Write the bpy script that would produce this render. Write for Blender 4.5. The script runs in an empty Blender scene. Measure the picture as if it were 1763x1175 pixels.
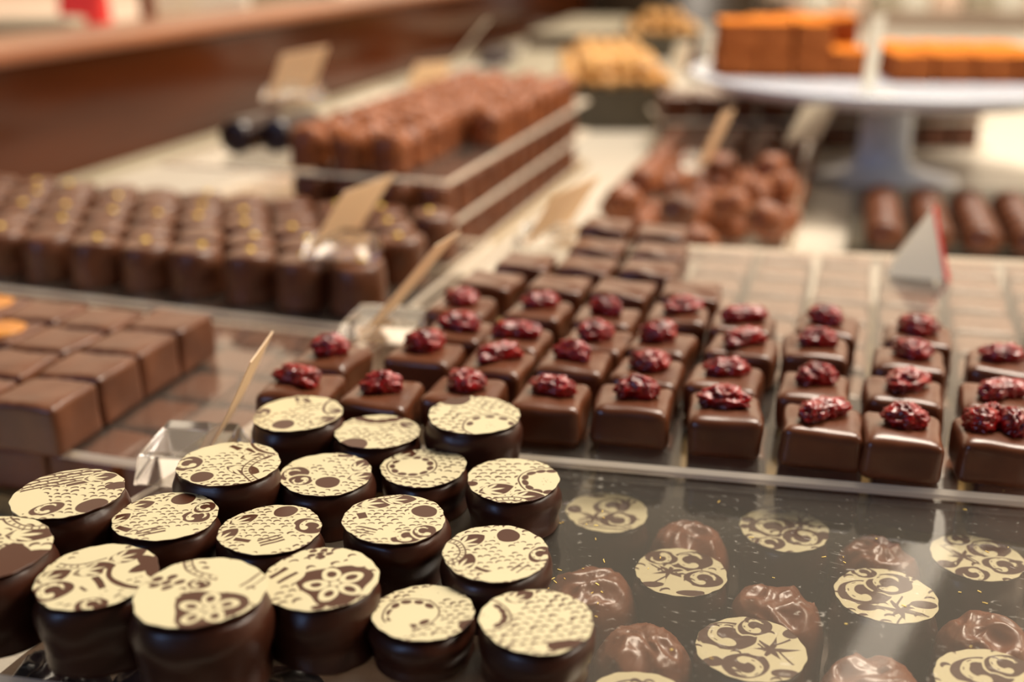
import bpy, math, random
import numpy as np
from mathutils import noise, Vector, Matrix

# ------------------------------------------------------------------ camera, light, exposure
CM = 0.01
FPX, CAMZ = 1950.0, 19.5
PITCH, YAW = math.atan(707 / FPX), math.radians(16.87)
scene = bpy.context.scene
COL = scene.collection

cam_data = bpy.data.cameras.new('camera')
cam_data.sensor_width = 36.0
cam_data.lens = FPX / 1763 * 36.0
cam_data.clip_start = 0.01
cam_data.clip_end = 50
cam_data.dof.use_dof = True
cam_data.dof.focus_distance = 27.6 * CM
cam_data.dof.aperture_fstop = 6.5
cam = bpy.data.objects.new('camera', cam_data)
COL.objects.link(cam)
cam.location = (0, 0, CAMZ * CM)
cam.rotation_euler = (math.pi / 2 - PITCH, 0, YAW)
scene.camera = cam

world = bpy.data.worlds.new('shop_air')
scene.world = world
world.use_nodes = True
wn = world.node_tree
# the shop: dim behind the camera, warm and brighter ahead
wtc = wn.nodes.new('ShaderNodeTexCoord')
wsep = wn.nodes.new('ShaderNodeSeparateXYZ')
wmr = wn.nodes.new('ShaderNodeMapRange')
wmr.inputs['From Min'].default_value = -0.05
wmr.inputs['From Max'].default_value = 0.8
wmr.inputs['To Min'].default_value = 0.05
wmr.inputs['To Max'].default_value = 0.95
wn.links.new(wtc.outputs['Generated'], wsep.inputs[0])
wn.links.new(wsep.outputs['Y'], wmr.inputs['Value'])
wz = wn.nodes.new('ShaderNodeMapRange')  # low band brightened to put sheen on the chocolate tops, dimmer above
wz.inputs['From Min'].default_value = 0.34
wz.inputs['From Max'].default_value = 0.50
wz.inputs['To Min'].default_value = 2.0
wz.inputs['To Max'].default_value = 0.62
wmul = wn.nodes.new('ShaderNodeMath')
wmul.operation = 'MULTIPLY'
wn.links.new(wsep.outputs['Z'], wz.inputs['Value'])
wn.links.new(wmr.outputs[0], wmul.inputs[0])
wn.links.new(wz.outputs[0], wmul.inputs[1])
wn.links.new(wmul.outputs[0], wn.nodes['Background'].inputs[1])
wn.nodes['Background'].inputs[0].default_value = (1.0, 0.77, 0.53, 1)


def area(name, loc, target, size, power, color, sy=None):
    d = bpy.data.lights.new(name, 'AREA')
    d.energy = power
    d.color = color
    d.size = size
    if sy:
        d.shape = 'RECTANGLE'
        d.size_y = sy
    o = bpy.data.objects.new(name, d)
    COL.objects.link(o)
    o.location = loc
    o.rotation_euler = (Vector(target) - Vector(loc)).to_track_quat('-Z', 'Y').to_euler()
    return o


area('ceiling_panel_light', (0.35, 1.5, 2.4), (-0.05, 0.6, 0), 1.2, 112, (1.0, 0.89, 0.75), 1.0)
area('ceiling_spot_light', (1.3, 0.7, 1.2), (-0.05, 0.4, 0), 0.5, 15, (1.0, 0.86, 0.70))
area('shop_window_light', (-1.1, -1.6, 0.9), (-0.1, 0.5, 0.03), 0.6, 8.0, (0.36, 0.55, 1.0), 0.8)

scene.view_settings.view_transform = 'Standard'
scene.view_settings.look = 'None'
scene.view_settings.gamma = 1
scene.view_settings.use_curve_mapping = False
scene.view_settings.exposure = 0.08

RND = random.Random(7)


def at(px, py, z):
    """point at height z (cm) on the sight line of a photo pixel"""
    u = (px - 881.5) / FPX
    v = (py - 587.5) / FPX
    fy = math.cos(PITCH) - v * math.sin(PITCH)
    fz = -math.sin(PITCH) - v * math.cos(PITCH)
    t = (z - CAMZ) / fz
    x, y = u * t, fy * t
    c, s = math.cos(YAW), math.sin(YAW)
    return (x * c - y * s, x * s + y * c)


def pxcm(py, z):
    """photo pixels per cm across, at photo row py and height z"""
    v = (py - 587.5) / FPX
    return FPX * (math.sin(PITCH) + v * math.cos(PITCH)) / (CAMZ - z)


# ------------------------------------------------------------------ materials
def srgb(r, g, b):
    f = lambda c: (c / 255 / 12.92) if c <= 10 else ((c / 255 + 0.055) / 1.055) ** 2.4
    return (f(r), f(g), f(b), 1)


def new_mat(name):
    m = bpy.data.materials.new(name)
    m.use_nodes = True
    nt = m.node_tree
    return m, nt, nt.nodes['Principled BSDF']


def add_bump(nt, p, scale, strength, dist=0.0004, detail=4, typ='NOISE'):
    tc = nt.nodes.new('ShaderNodeTexCoord')
    n = nt.nodes.new('ShaderNodeTexNoise')
    n.inputs['Scale'].default_value = scale
    n.inputs['Detail'].default_value = detail
    b = nt.nodes.new('ShaderNodeBump')
    b.inputs['Strength'].default_value = strength
    b.inputs['Distance'].default_value = dist
    nt.links.new(tc.outputs['Object'], n.inputs['Vector'])
    nt.links.new(n.outputs['Fac'], b.inputs['Height'])
    nt.links.new(b.outputs['Normal'], p.inputs['Normal'])
    return tc, n


def var_mat(name, c1, c2, scale, rough, bump=0.25, bscale=120, bdist=0.0004, spec=0.5, sss=0.0, stretch=None,
            lo=0.35, hi=0.65, coat=0.0):
    m, nt, p = new_mat(name)
    tc, bn = add_bump(nt, p, bscale, bump, bdist)
    n = nt.nodes.new('ShaderNodeTexNoise')
    n.inputs['Scale'].default_value = scale
    n.inputs['Detail'].default_value = 5
    if stretch:
        mp = nt.nodes.new('ShaderNodeMapping')
        mp.inputs['Scale'].default_value = stretch
        nt.links.new(tc.outputs['Object'], mp.inputs['Vector'])
        nt.links.new(mp.outputs['Vector'], n.inputs['Vector'])
    else:
        nt.links.new(tc.outputs['Object'], n.inputs['Vector'])
    r = nt.nodes.new('ShaderNodeValToRGB')
    r.color_ramp.elements[0].position = lo
    r.color_ramp.elements[1].position = hi
    r.color_ramp.elements[0].color = c1
    r.color_ramp.elements[1].color = c2
    nt.links.new(n.outputs['Fac'], r.inputs['Fac'])
    nt.links.new(r.outputs['Color'], p.inputs['Base Color'])
    p.inputs['Roughness'].default_value = rough
    p.inputs['Specular IOR Level'].default_value = spec
    if coat:
        p.inputs['Coat Weight'].default_value = coat
        p.inputs['Coat Roughness'].default_value = 0.25
    if sss:
        p.inputs['Subsurface Weight'].default_value = sss
        p.inputs['Subsurface Scale'].default_value = 0.003
    return m


M = {}
M['dark'] = var_mat('dark_chocolate', srgb(52, 25, 15), srgb(68, 34, 20), 60, 0.34, 0.25, 160, spec=0.45)
M['square'] = var_mat('enrobed_chocolate', srgb(86, 46, 27), srgb(106, 60, 37), 60, 0.28, 0.3, 130, spec=0.5)
M['milk'] = var_mat('milk_chocolate', srgb(112, 68, 48), srgb(128, 80, 58), 60, 0.30, 0.3, 120, spec=0.6)
M['mid'] = var_mat('mid_chocolate', srgb(98, 52, 27), srgb(122, 68, 37), 50, 0.38, 0.4, 120, spec=0.5)
M['truffle'] = var_mat('truffle_chocolate', srgb(92, 53, 33), srgb(112, 67, 43), 60, 0.36, 0.3, 130, spec=0.5)
M['rough'] = var_mat('rough_chocolate', srgb(124, 66, 32), srgb(156, 88, 44), 90, 0.45, 0.8, 200, 0.001, spec=0.5)
M['black'] = var_mat('black_chocolate', srgb(38, 22, 22), srgb(52, 30, 27), 60, 0.3, 0.3, 120)
M['cherry'] = var_mat('dried_cherry_skin', srgb(92, 8, 10), srgb(168, 20, 18), 200, 0.24, 0.7, 420, 0.0006, spec=0.6,
                      sss=0.12, coat=0.15)
M['gold'] = None
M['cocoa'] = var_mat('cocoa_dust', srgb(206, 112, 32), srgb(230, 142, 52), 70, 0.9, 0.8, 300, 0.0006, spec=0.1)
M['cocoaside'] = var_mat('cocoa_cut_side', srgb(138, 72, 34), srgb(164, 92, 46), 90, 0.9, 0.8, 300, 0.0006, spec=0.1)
M['nut'] = var_mat('candied_nut', srgb(196, 138, 70), srgb(232, 184, 112), 120, 0.4, 0.6, 200, 0.001)
M['orange'] = var_mat('orange_glaze', srgb(170, 98, 30), srgb(204, 136, 50), 150, 0.4, 0.7, 250)
M['white'] = var_mat('white_ceramic', srgb(222, 230, 244), srgb(228, 236, 248), 5, 0.18, 0.0, 5)  # bluish tint in the white stands in for cool window light
M['counter'] = var_mat('counter_cream', srgb(196, 186, 170), srgb(204, 195, 180), 3, 0.35, 0.05, 30)
M['red'] = var_mat('red_paint', srgb(214, 40, 40), srgb(226, 56, 50), 30, 0.5, 0.05, 300)
M['board'] = var_mat('gold_board', srgb(150, 122, 74), srgb(180, 150, 96), 200, 0.4, 0.4, 400, 0.0006)
M['darkboard'] = var_mat('dark_board', srgb(58, 40, 26), srgb(84, 60, 38), 40, 0.5, 0.2, 200)
M['tin'] = var_mat('dark_tray', srgb(66, 60, 48), srgb(86, 78, 62), 30, 0.35, 0.1, 100)
M['wood'] = var_mat('red_brown_wood', srgb(50, 19, 5), srgb(84, 38, 11), 7, 0.14, 0.12, 40, spec=0.3, stretch=(1, 0.35, 2.2), lo=0.3,
                    hi=0.7)
M['woodtop'] = var_mat('orange_brown_wood', srgb(124, 70, 40), srgb(152, 92, 56), 9, 0.35, 0.1, 40, stretch=(1, .3, 1))
M['cream_wall'] = var_mat('cream_plaster', srgb(236, 206, 172), srgb(242, 216, 184), 4, 0.8, 0.1, 20)
M['grey'] = var_mat('grey_box', srgb(150, 140, 118), srgb(176, 164, 140), 10, 0.6, 0.1, 20)
M['darkcab'] = var_mat('dark_cabinet', srgb(44, 34, 24), srgb(66, 50, 32), 6, 0.4, 0.1, 20)
M['pink'] = var_mat('pink_beige', srgb(216, 184, 160), srgb(230, 202, 178), 6, 0.6, 0.1, 20)
M['crumb'] = var_mat('gold_crumb', srgb(200, 160, 70), srgb(240, 214, 120), 300, 0.5, 0.3, 300)

m, nt, p = new_mat('gold_leaf')
p.inputs['Base Color'].default_value = srgb(255, 216, 96)
p.inputs['Metallic'].default_value = 0.2
p.inputs['Roughness'].default_value = 0.28
M['gold'] = m


def sheet_mat():
    m, nt, p = new_mat('clear_acrylic')
    nt.nodes.remove(p)
    out = nt.nodes['Material Output']
    tr = nt.nodes.new('ShaderNodeBsdfTransparent')
    tr.inputs[0].default_value = (0.93, 0.92, 0.90, 1)
    gl = nt.nodes.new('ShaderNodeBsdfGlossy')
    gl.inputs['Roughness'].default_value = 0.06
    fr = nt.nodes.new('ShaderNodeFresnel')
    fr.inputs['IOR'].default_value = 1.49
    geo = nt.nodes.new('ShaderNodeNewGeometry')
    tc = nt.nodes.new('ShaderNodeTexCoord')
    # faint scuffs and streaks left by wiping
    mp = nt.nodes.new('ShaderNodeMapping')
    mp.inputs['Scale'].default_value = (70, 160, 1)
    mp.inputs['Rotation'].default_value = (0, 0, 0.5)
    n = nt.nodes.new('ShaderNodeTexNoise')
    n.inputs['Scale'].default_value = 2.0
    n.inputs['Detail'].default_value = 6
    r = nt.nodes.new('ShaderNodeValToRGB')
    r.color_ramp.elements[0].position = 0.66
    r.color_ramp.elements[0].color = (0.03, 0.03, 0.03, 1)
    r.color_ramp.elements[1].position = 0.72
    r.color_ramp.elements[1].color = (0.30, 0.30, 0.30, 1)
    n.inputs['Distortion'].default_value = 2.5
    df = nt.nodes.new('ShaderNodeBsdfDiffuse')
    df.inputs[0].default_value = (0.82, 0.78, 0.70, 1)
    mx = nt.nodes.new('ShaderNodeMixShader')
    mx2 = nt.nodes.new('ShaderNodeMixShader')
    # no reflection on the inner side of a face
    inv = nt.nodes.new('ShaderNodeMath')
    inv.operation = 'SUBTRACT'
    inv.inputs[0].default_value = 1.0
    mul = nt.nodes.new('ShaderNodeMath')
    mul.operation = 'MULTIPLY'
    L = nt.links.new
    L(tc.outputs['Object'], mp.inputs['Vector'])
    L(mp.outputs['Vector'], n.inputs['Vector'])
    L(n.outputs['Fac'], r.inputs['Fac'])
    L(r.outputs['Color'], mx.inputs['Fac'])
    L(tr.outputs[0], mx.inputs[1])
    L(df.outputs[0], mx.inputs[2])
    L(geo.outputs['Backfacing'], inv.inputs[1])
    L(inv.outputs[0], mul.inputs[0])
    L(fr.outputs[0], mul.inputs[1])
    L(mul.outputs[0], mx2.inputs['Fac'])
    L(mx.outputs[0], mx2.inputs[1])
    L(gl.outputs[0], mx2.inputs[2])
    L(mx2.outputs[0], out.inputs['Surface'])
    return m


M['sheet'] = sheet_mat()


def edge_mat():
    m, nt, p = new_mat('piped_light_edge')  # pale edge colour stands in for light piped through the acrylic
    nt.nodes.remove(p)
    out = nt.nodes['Material Output']
    df = nt.nodes.new('ShaderNodeBsdfDiffuse')
    df.inputs[0].default_value = srgb(252, 240, 222)
    tl = nt.nodes.new('ShaderNodeBsdfTranslucent')
    tl.inputs[0].default_value = srgb(250, 236, 216)
    mx = nt.nodes.new('ShaderNodeMixShader')
    mx.inputs[0].default_value = 0.5
    nt.links.new(df.outputs[0], mx.inputs[1])
    nt.links.new(tl.outputs[0], mx.inputs[2])
    nt.links.new(mx.outputs[0], out.inputs['Surface'])
    return m


M['edge'] = edge_mat()


def glass_mat():
    m, nt, p = new_mat('acrylic_block')
    p.inputs['Base Color'].default_value = (0.96, 0.96, 0.98, 1)
    p.inputs['Transmission Weight'].default_value = 1.0
    p.inputs['Roughness'].default_value = 0.12
    p.inputs['IOR'].default_value = 1.49
    return m


M['glass'] = glass_mat()


def paper_mat(name, c):
    m, nt, p = new_mat(name)
    tl = nt.nodes.new('ShaderNodeBsdfTranslucent')
    tl.inputs[0].default_value = c
    mx = nt.nodes.new('ShaderNodeMixShader')
    mx.inputs[0].default_value = 0.45
    p.inputs['Base Color'].default_value = c
    p.inputs['Roughness'].default_value = 0.8
    add_bump(nt, p, 300, 0.1)
    nt.links.new(p.outputs[0], mx.inputs[1])
    nt.links.new(tl.outputs[0], mx.inputs[2])
    nt.links.new(mx.outputs[0], nt.nodes['Material Output'].inputs['Surface'])
    return m


M['kraft'] = paper_mat('tan_card', srgb(252, 232, 204))
M['paperwhite'] = paper_mat('white_card', srgb(240, 236, 224))


def foil_mat(name, choc):
    """printed cocoa-butter layer: cream where the stored pattern distance is positive"""
    m, nt, p = new_mat(name)
    at_ = nt.nodes.new('ShaderNodeAttribute')
    at_.attribute_name = 'foil'
    mr = nt.nodes.new('ShaderNodeMapRange')
    mr.inputs['From Min'].default_value = -0.008
    mr.inputs['From Max'].default_value = 0.008
    mx = nt.nodes.new('ShaderNodeMix')
    mx.data_type = 'RGBA'
    mx.inputs['A'].default_value = choc
    mx.inputs['B'].default_value = srgb(200, 190, 154)
    rr = nt.nodes.new('ShaderNodeMapRange')
    rr.inputs['To Min'].default_value = 0.32
    rr.inputs['To Max'].default_value = 0.5
    b = nt.nodes.new('ShaderNodeBump')
    b.inputs['Strength'].default_value = 0.35
    b.inputs['Distance'].default_value = 0.0001
    nt.links.new(at_.outputs['Fac'], mr.inputs['Value'])
    nt.links.new(mr.outputs[0], mx.inputs['Factor'])
    nt.links.new(mr.outputs[0], rr.inputs['Value'])
    nt.links.new(mr.outputs[0], b.inputs['Height'])
    nt.links.new(mx.outputs['Result'], p.inputs['Base Color'])
    nt.links.new(rr.outputs[0], p.inputs['Roughness'])
    nt.links.new(b.outputs[0], p.inputs['Normal'])
    p.inputs['Specular IOR Level'].default_value = 0.4
    return m


M['foil'] = foil_mat('printed_transfer', srgb(68, 34, 19))


# ------------------------------------------------------------------ object helpers
def link(name, me, parent=None, loc=(0, 0, 0), rz=0.0):
    o = bpy.data.objects.new(name, me)
    COL.objects.link(o)
    o.location = [c * CM for c in loc]
    o.rotation_euler = (0, 0, rz)
    if parent:
        o.parent = parent
    return o


def mesh(name, V, Fc, mats, smooth=True, fmat=None):
    me = bpy.data.meshes.new(name)
    me.from_pydata([(x * CM, y * CM, z * CM) for x, y, z in V], [], Fc)
    for mm in (mats if isinstance(mats, (list, tuple)) else [mats]):
        me.materials.append(mm)
    if smooth:
        me.polygons.foreach_set('use_smooth', [True] * len(me.polygons))
    if fmat:
        me.polygons.foreach_set('material_index', fmat)
    me.update()
    return me


def tag(o, label, cat, group=None, kind=None):
    if label: o['label'] = label
    if cat: o['category'] = cat
    if group: o['group'] = group
    if kind: o['kind'] = kind
    return o


def thing(name, label, cat, loc, rz=0.0, group=None):
    o = link(name, None, None, loc, rz)
    o.empty_display_size = 0.005
    return tag(o, label, cat, group)


def ordinal(i, n):
    return ['first', 'second', 'third', 'fourth', 'fifth', 'sixth', 'seventh', 'eighth', 'ninth', 'tenth', 'eleventh',
            'twelfth', 'thirteenth', 'fourteenth', 'fifteenth', 'sixteenth', 'seventeenth', 'eighteenth', 'nineteenth',
            'twentieth'][i]


def lathe(prof, nseg=32, wob=None):
    """prof: (r, z) list from bottom centre to top centre"""
    V, Fc = [], []
    rings = []
    for r, z in prof:
        if r < 1e-6:
            rings.append([len(V)])
            V.append([0, 0, z])
        else:
            ids = []
            for k in range(nseg):
                a = 2 * math.pi * k / nseg
                ids.append(len(V))
                V.append([r * math.cos(a), r * math.sin(a), z])
            rings.append(ids)
    for A, B in zip(rings, rings[1:]):
        if len(A) == 1 and len(B) == 1: continue
        for k in range(nseg):
            j = (k + 1) % nseg
            if len(A) == 1:
                Fc.append((A[0], B[j], B[k]))
            elif len(B) == 1:
                Fc.append((A[k], A[j], B[0]))
            else:
                Fc.append((A[k], A[j], B[j], B[k]))
    if wob:
        for v in V: wob(v)
    return V, Fc


def noisy(V, amp, freq, seed, zkeep=None, hetero=1.0):
    off = Vector((seed * 13.7, seed * 5.1, seed * 9.3))
    for v in V:
        q = Vector(v) * freq + off
        n = noise.noise_vector(q)
        k = 1.0
        if zkeep is not None and v[2] < zkeep: k = 0.35
        v[0] += n.x * amp * k
        v[1] += n.y * amp * k
        v[2] += n.z * amp * k * hetero if v[2] > 0.02 else 0


def catmull(pts, n):
    out = []
    P = [pts[0]] + list(pts) + [pts[-1]]
    for i in range(1, len(P) - 2):
        for k in range(n):
            t = k / n
            a, b, c, d = P[i - 1], P[i], P[i + 1], P[i + 2]
            out.append(tuple(0.5 * ((2 * b[j]) + (-a[j] + c[j]) * t + (2 * a[j] - 5 * b[j] + 4 * c[j] - d[j]) * t * t + (
                        -a[j] + 3 * b[j] - 3 * c[j] + d[j]) * t ** 3) for j in range(2)))
    out.append(pts[-1])
    return [(max(0.0, a), b) for a, b in out]


def rbox(w, d, h, r, n=8, seed=0, amp=0.0, freq=1.0, taper=0.0, dome=0.0, ridges=None):
    """rounded box sitting on z=0"""
    V, Fc = [], []
    idx = {}

    def vid(i, j, k):
        key = (i, j, k)
        if key not in idx:
            u = [2 * i / n - 1, 2 * j / n - 1, 2 * k / n - 1]
            # denser near the edges
            u = [math.copysign(1 - (1 - abs(a)) ** 1.5, a) for a in u]
            hx = [w / 2, d / 2, h / 2]
            p = [a * b for a, b in zip(u, hx)]
            core = [max(-b + r, min(b - r, q)) for q, b in zip(p, hx)]
            dv = [q - c for q, c in zip(p, core)]
            L = math.sqrt(sum(x * x for x in dv)) or 1
            p = [c + x / L * r for c, x in zip(core, dv)]
            idx[key] = len(V)
            V.append([p[0], p[1], p[2] + h / 2])
        return idx[key]

    for a in range(n):
        for b in range(n):
            for (f, s) in ((0, 0), (0, n), (1, 0), (1, n), (2, 0), (2, n)):
                def q(x, y):
                    return vid(*((s, x, y) if f == 0 else (x, s, y) if f == 1 else (x, y, s)))
                quad = [q(a, b), q(a + 1, b), q(a + 1, b + 1), q(a, b + 1)]
                flip = (s == 0) ^ (f == 1)
                Fc.append(tuple(reversed(quad)) if flip else tuple(quad))
    for v in V:
        t = v[2] / h
        v[0] *= 1 + taper * (1 - t)
        v[1] *= 1 + taper * (1 - t)
        if dome:
            e = max(0, 1 - (2 * v[0] / w) ** 2) * max(0, 1 - (2 * v[1] / d) ** 2)
            v[2] += dome * e * t
        if ridges and t > 0.8:
            c, s, per, am = ridges
            v[2] += am * math.sin((v[0] * c + v[1] * s) * 2 * math.pi / per)
    if amp: noisy(V, amp, freq, seed + 1, hetero=0.8)
    zmin = min(v[2] for v in V)
    for v in V: v[2] -= zmin
    return V, Fc


def box(x0, x1, y0, y1, z0, z1):
    V = [(x, y, z) for z in (z0, z1) for y in (y0, y1) for x in (x0, x1)]
    Fc = [(0, 2, 3, 1), (4, 5, 7, 6), (0, 1, 5, 4), (2, 6, 7, 3), (0, 4, 6, 2), (1, 3, 7, 5)]
    return V, Fc


def ccw(c):
    a = sum(c[i - 1][0] * c[i][1] - c[i][0] * c[i - 1][1] for i in range(len(c)))
    return list(c) if a > 0 else list(reversed(c))


def slab(name, corners, z0, z1, mats, label, cat='acrylic sheet', bev=0.0, kind=None, group=None):
    """polygon slab; corners counter-clockwise in cm; sides take the 2nd material"""
    corners = ccw(corners)
    cx = sum(c[0] for c in corners) / len(corners)
    cy = sum(c[1] for c in corners) / len(corners)
    n = len(corners)
    V = [(x - cx, y - cy, 0) for x, y in corners] + [(x - cx, y - cy, z1 - z0) for x, y in corners]
    Fc = [tuple(reversed(range(n))), tuple(range(n, 2 * n))] + [(i, (i + 1) % n, n + (i + 1) % n, n + i) for i in
                                                                range(n)]
    me = mesh(name, V, Fc, mats, smooth=False, fmat=[0, 0] + [len(mats) - 1] * n)
    o = link(name, me, None, (cx, cy, z0))
    return tag(o, label, cat, group, kind)


def sheet(name, corners, ztop, label, th=0.26, ch=0.13):
    corners = ccw(corners)
    """clear sheet whose sawn, bevelled rim is pale to stand for piped light"""
    cx = sum(c[0] for c in corners) / len(corners)
    cy = sum(c[1] for c in corners) / len(corners)
    n = len(corners)
    C_ = [Vector((x - cx, y - cy)) for x, y in corners]
    inner = []
    for i in range(n):
        e0 = (C_[i] - C_[i - 1]).normalized()
        e1_ = (C_[(i + 1) % n] - C_[i]).normalized()
        n0, n1 = Vector((-e0.y, e0.x)), Vector((-e1_.y, e1_.x))
        m_ = (n0 + n1).normalized()
        inner.append(C_[i] + m_ * (ch / max(.3, m_.dot(n0))))
    V = [(c.x, c.y, 0) for c in C_] + [(c.x, c.y, th * .55) for c in C_] + [(c.x, c.y, th) for c in inner]
    Fc = [tuple(reversed(range(n))), tuple(range(2 * n, 3 * n))]
    for b_ in (0, n):
        Fc += [(b_ + i, b_ + (i + 1) % n, b_ + n + (i + 1) % n, b_ + n + i) for i in range(n)]
    me = mesh(name, V, Fc, [M['sheet'], M['edge']], smooth=False, fmat=[0, 0] + [1] * (2 * n))
    return tag(link(name, me, None, (cx, cy, ztop - th)), label, 'acrylic sheet')


# ------------------------------------------------------------------ the setting
def structure(name, V, Fc, mat):
    o = link(name, mesh(name, V, Fc, mat, smooth=False))
    o['kind'] = 'structure'
    return o


structure('floor', *box(-400, 400, -150, 520, -100, -96), M['tin'])
structure('wall_back', *box(-400, 400, 420, 424, -96, 40), M['cream_wall'])
structure('wall_left', *box(-204, -200, 60, 420, -96, 60), M['cream_wall'])
o = slab('counter', [(-61.5, 9), (60, 13), (60, 260), (-61.5, 260)], -4, 0, [M['counter']],
         'cream counter top under all the chocolate trays', 'counter')

# wooden service ledge behind the trays on the left
o = link('service_ledge', None, None, (-66.5, 100, 0))
tag(o, 'long red brown wooden service ledge along the left edge of the cream counter', 'ledge')
V, Fc = box(-4.9, 4.9, -112, 190, 0, 9.9)
link('ledge_panel', mesh('ledge_panel', V, Fc, M['wood'], False), o)
V, Fc = rbox(10.8, 302, 1.1, 0.3, 4)
link('ledge_top', mesh('ledge_top', V, Fc, M['woodtop']), o, (0, 39, 9.9))


# ------------------------------------------------------------------ printed disc patterns (signed distances, disc units)
NR, NA = 78, 250


def hsh(i, j, k=0):
    v = np.sin(i * 127.1 + j * 311.7 + k * 74.7) * 43758.5453
    return v - np.floor(v)


class Pat:
    """value > 0 is cream print, < 0 is bare chocolate"""

    def __init__(s, rot=0.0, seed=0, ratio=1.0):
        rr = (np.arange(1, NR + 1) / NR) ** 0.9
        aa = np.arange(NA) * 2 * np.pi / NA
        R, A = np.meshgrid(rr, aa, indexing='ij')
        rim = 1 + 0.012 * np.sin(3 * A + seed) + 0.010 * np.sin(7 * A + 2 * seed) + 0.008 * np.sin(17 * A + seed * 3)
        s.R = R * rim
        s.rim = rim
        s.x = (s.R * np.cos(A)).ravel()
        s.y = (s.R * np.sin(A)).ravel()
        s.x = np.append(s.x, 0.0)
        s.y = np.append(s.y, 0.0)
        s.v = np.full(s.x.shape, 0.3)
        s.seed = seed
        s.wx = 0.02 * np.sin(9 * s.y + seed) + 0.012 * np.sin(17 * s.x + 2 * seed)
        s.wy = 0.02 * np.sin(8 * s.x + 1.3 * seed) + 0.012 * np.sin(19 * s.y + seed)

    def dark(s, d):
        s.v = np.minimum(s.v, d)
        return s

    def cream(s, d):
        s.v = np.maximum(s.v, -d)
        return s

    def loc(s, x, y, ang=0, sc=1.0):
        a = math.radians(ang)
        dx, dy = s.x + s.wx * .6 - x, s.y + s.wy * .6 - y
        return (dx * math.cos(a) + dy * math.sin(a)) / sc, (-dx * math.sin(a) + dy * math.cos(a)) / sc

    def scales(s, size=0.15, ang=0, amt=0.8, stretch=1.2):
        size *= 1.42
        """rows of small hooked crescents and flecks"""
        u, w = s.loc(0, 0, ang)
        row = np.floor(w / (size * 0.72))
        for dr in (-1, 0, 1):
            rw = row + dr
            uu = u + (rw % 2) * size * 0.5
            col = np.floor(uu / size)
            for dc in (-1, 0, 1):
                cc = col + dc
                h1, h2, h3 = hsh(cc, rw, s.seed), hsh(cc, rw, s.seed + 3), hsh(cc, rw, s.seed + 9)
                cx = (cc + 0.5 + 0.22 * (h1 - .5)) * size
                cy = (rw + 0.5 + 0.2 * (h2 - .5)) * size * 0.72
                a = (h3 - 0.5) * 0.9
                px, py = uu - cx, w - cy
                qx = (px * np.cos(a) + py * np.sin(a)) / stretch
                qy = -px * np.sin(a) + py * np.cos(a)
                r1 = size * (0.25 + 0.10 * h3)
                d = np.maximum(np.hypot(qx, qy) - r1,
                               -(np.hypot(qx - r1 * .5 * (h1 - .5), qy + r1 * (0.62 + .35 * h1)) - r1 * 1.0))
                d = np.where(h2 < amt, d, 1.0)
                s.v = np.minimum(s.v, d)
        return s

    def eye(s, x, y, r, ring=0.05):
        u, w = s.loc(x, y)
        d = np.hypot(u, w)
        s.cream(d - r - ring)
        return s.dark(d - r)

    def clear(s, x, y, r, ry=None, ang=0):
        u, w = s.loc(x, y, ang)
        return s.cream((np.hypot(u / r, w / (ry or r)) - 1) * r)

    def bare(s, x, y, r, ry=None, ang=0):
        u, w = s.loc(x, y, ang)
        return s.dark((np.hypot(u / r, w / (ry or r)) - 1) * r)

    def barez(s, x, y, r, n=5, amp=0.22, ang=0):
        u, w = s.loc(x, y, ang)
        th = np.arctan2(w, u)
        tri = np.abs(((th * n / (2 * np.pi)) % 1) - 0.5) * 2
        return s.dark(np.hypot(u, w) - r * (1 + amp * (tri - .5) * 2))

    def bar(s, x, y, ang, L, W):
        u, w = s.loc(x, y, ang)
        d = np.maximum(np.abs(u) - L / 2, np.abs(w) - W / 2)
        s.cream(d - 0.03)
        return s.dark(d)

    def arc(s, x, y, r, wdt, a0=0, a1=360, cl=0.04):
        u, w = s.loc(x, y)
        th = np.degrees(np.arctan2(w, u)) % 360
        rad = np.hypot(u, w)
        ins = ((th - a0) % 360) < (a1 - a0)
        d = np.where(ins, np.abs(rad - r) - wdt / 2, 1.0)
        s.cream(np.where(ins, d - cl, 1.0))
        return s.dark(d)

    def beads(s, x, y, r, wdt, n=40, a0=0, a1=360):
        u, w = s.loc(x, y)
        th = np.degrees(np.arctan2(w, u)) % 360
        rad = np.hypot(u, w)
        ins = ((th - a0) % 360) < (a1 - a0)
        s.cream(np.where(ins, np.abs(rad - r) - wdt * 1.1, 1.0))
        s.dark(np.where(ins, np.abs(np.abs(rad - r) - wdt * 0.95) - 0.016, 1.0))
        t = ((th * n / 360) % 1 - 0.5) * 2 * np.pi * r / n
        return s.dark(np.where(ins, np.hypot(t, (rad - r) * 0.55) - wdt * 0.30, 1.0))

    def leaf(s, x, y, ang, sc=0.3, petals=5):
        sc *= 1.22
        u, w = s.loc(x, y, ang, sc)
        c = 0.55
        d = np.maximum(np.hypot(u, w - c) - 1.14, np.hypot(u, w + c) - 1.14) * sc
        s.cream(d - 0.04)
        s.dark(d)
        for k in range(petals):
            a = math.radians((k - (petals - 1) / 2) * 30)
            pu, pw = (u + 0.75) * math.cos(a) + w * math.sin(a), -(u + 0.75) * math.sin(a) + w * math.cos(a)
            L = 0.62 - 0.07 * abs(k - (petals - 1) / 2)
            s.v = np.maximum(s.v, np.where(d < -0.015, -((np.hypot((pu - 0.52) / L, pw / 0.105) - 1) * 0.105 * sc), -1))
        return s

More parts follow.
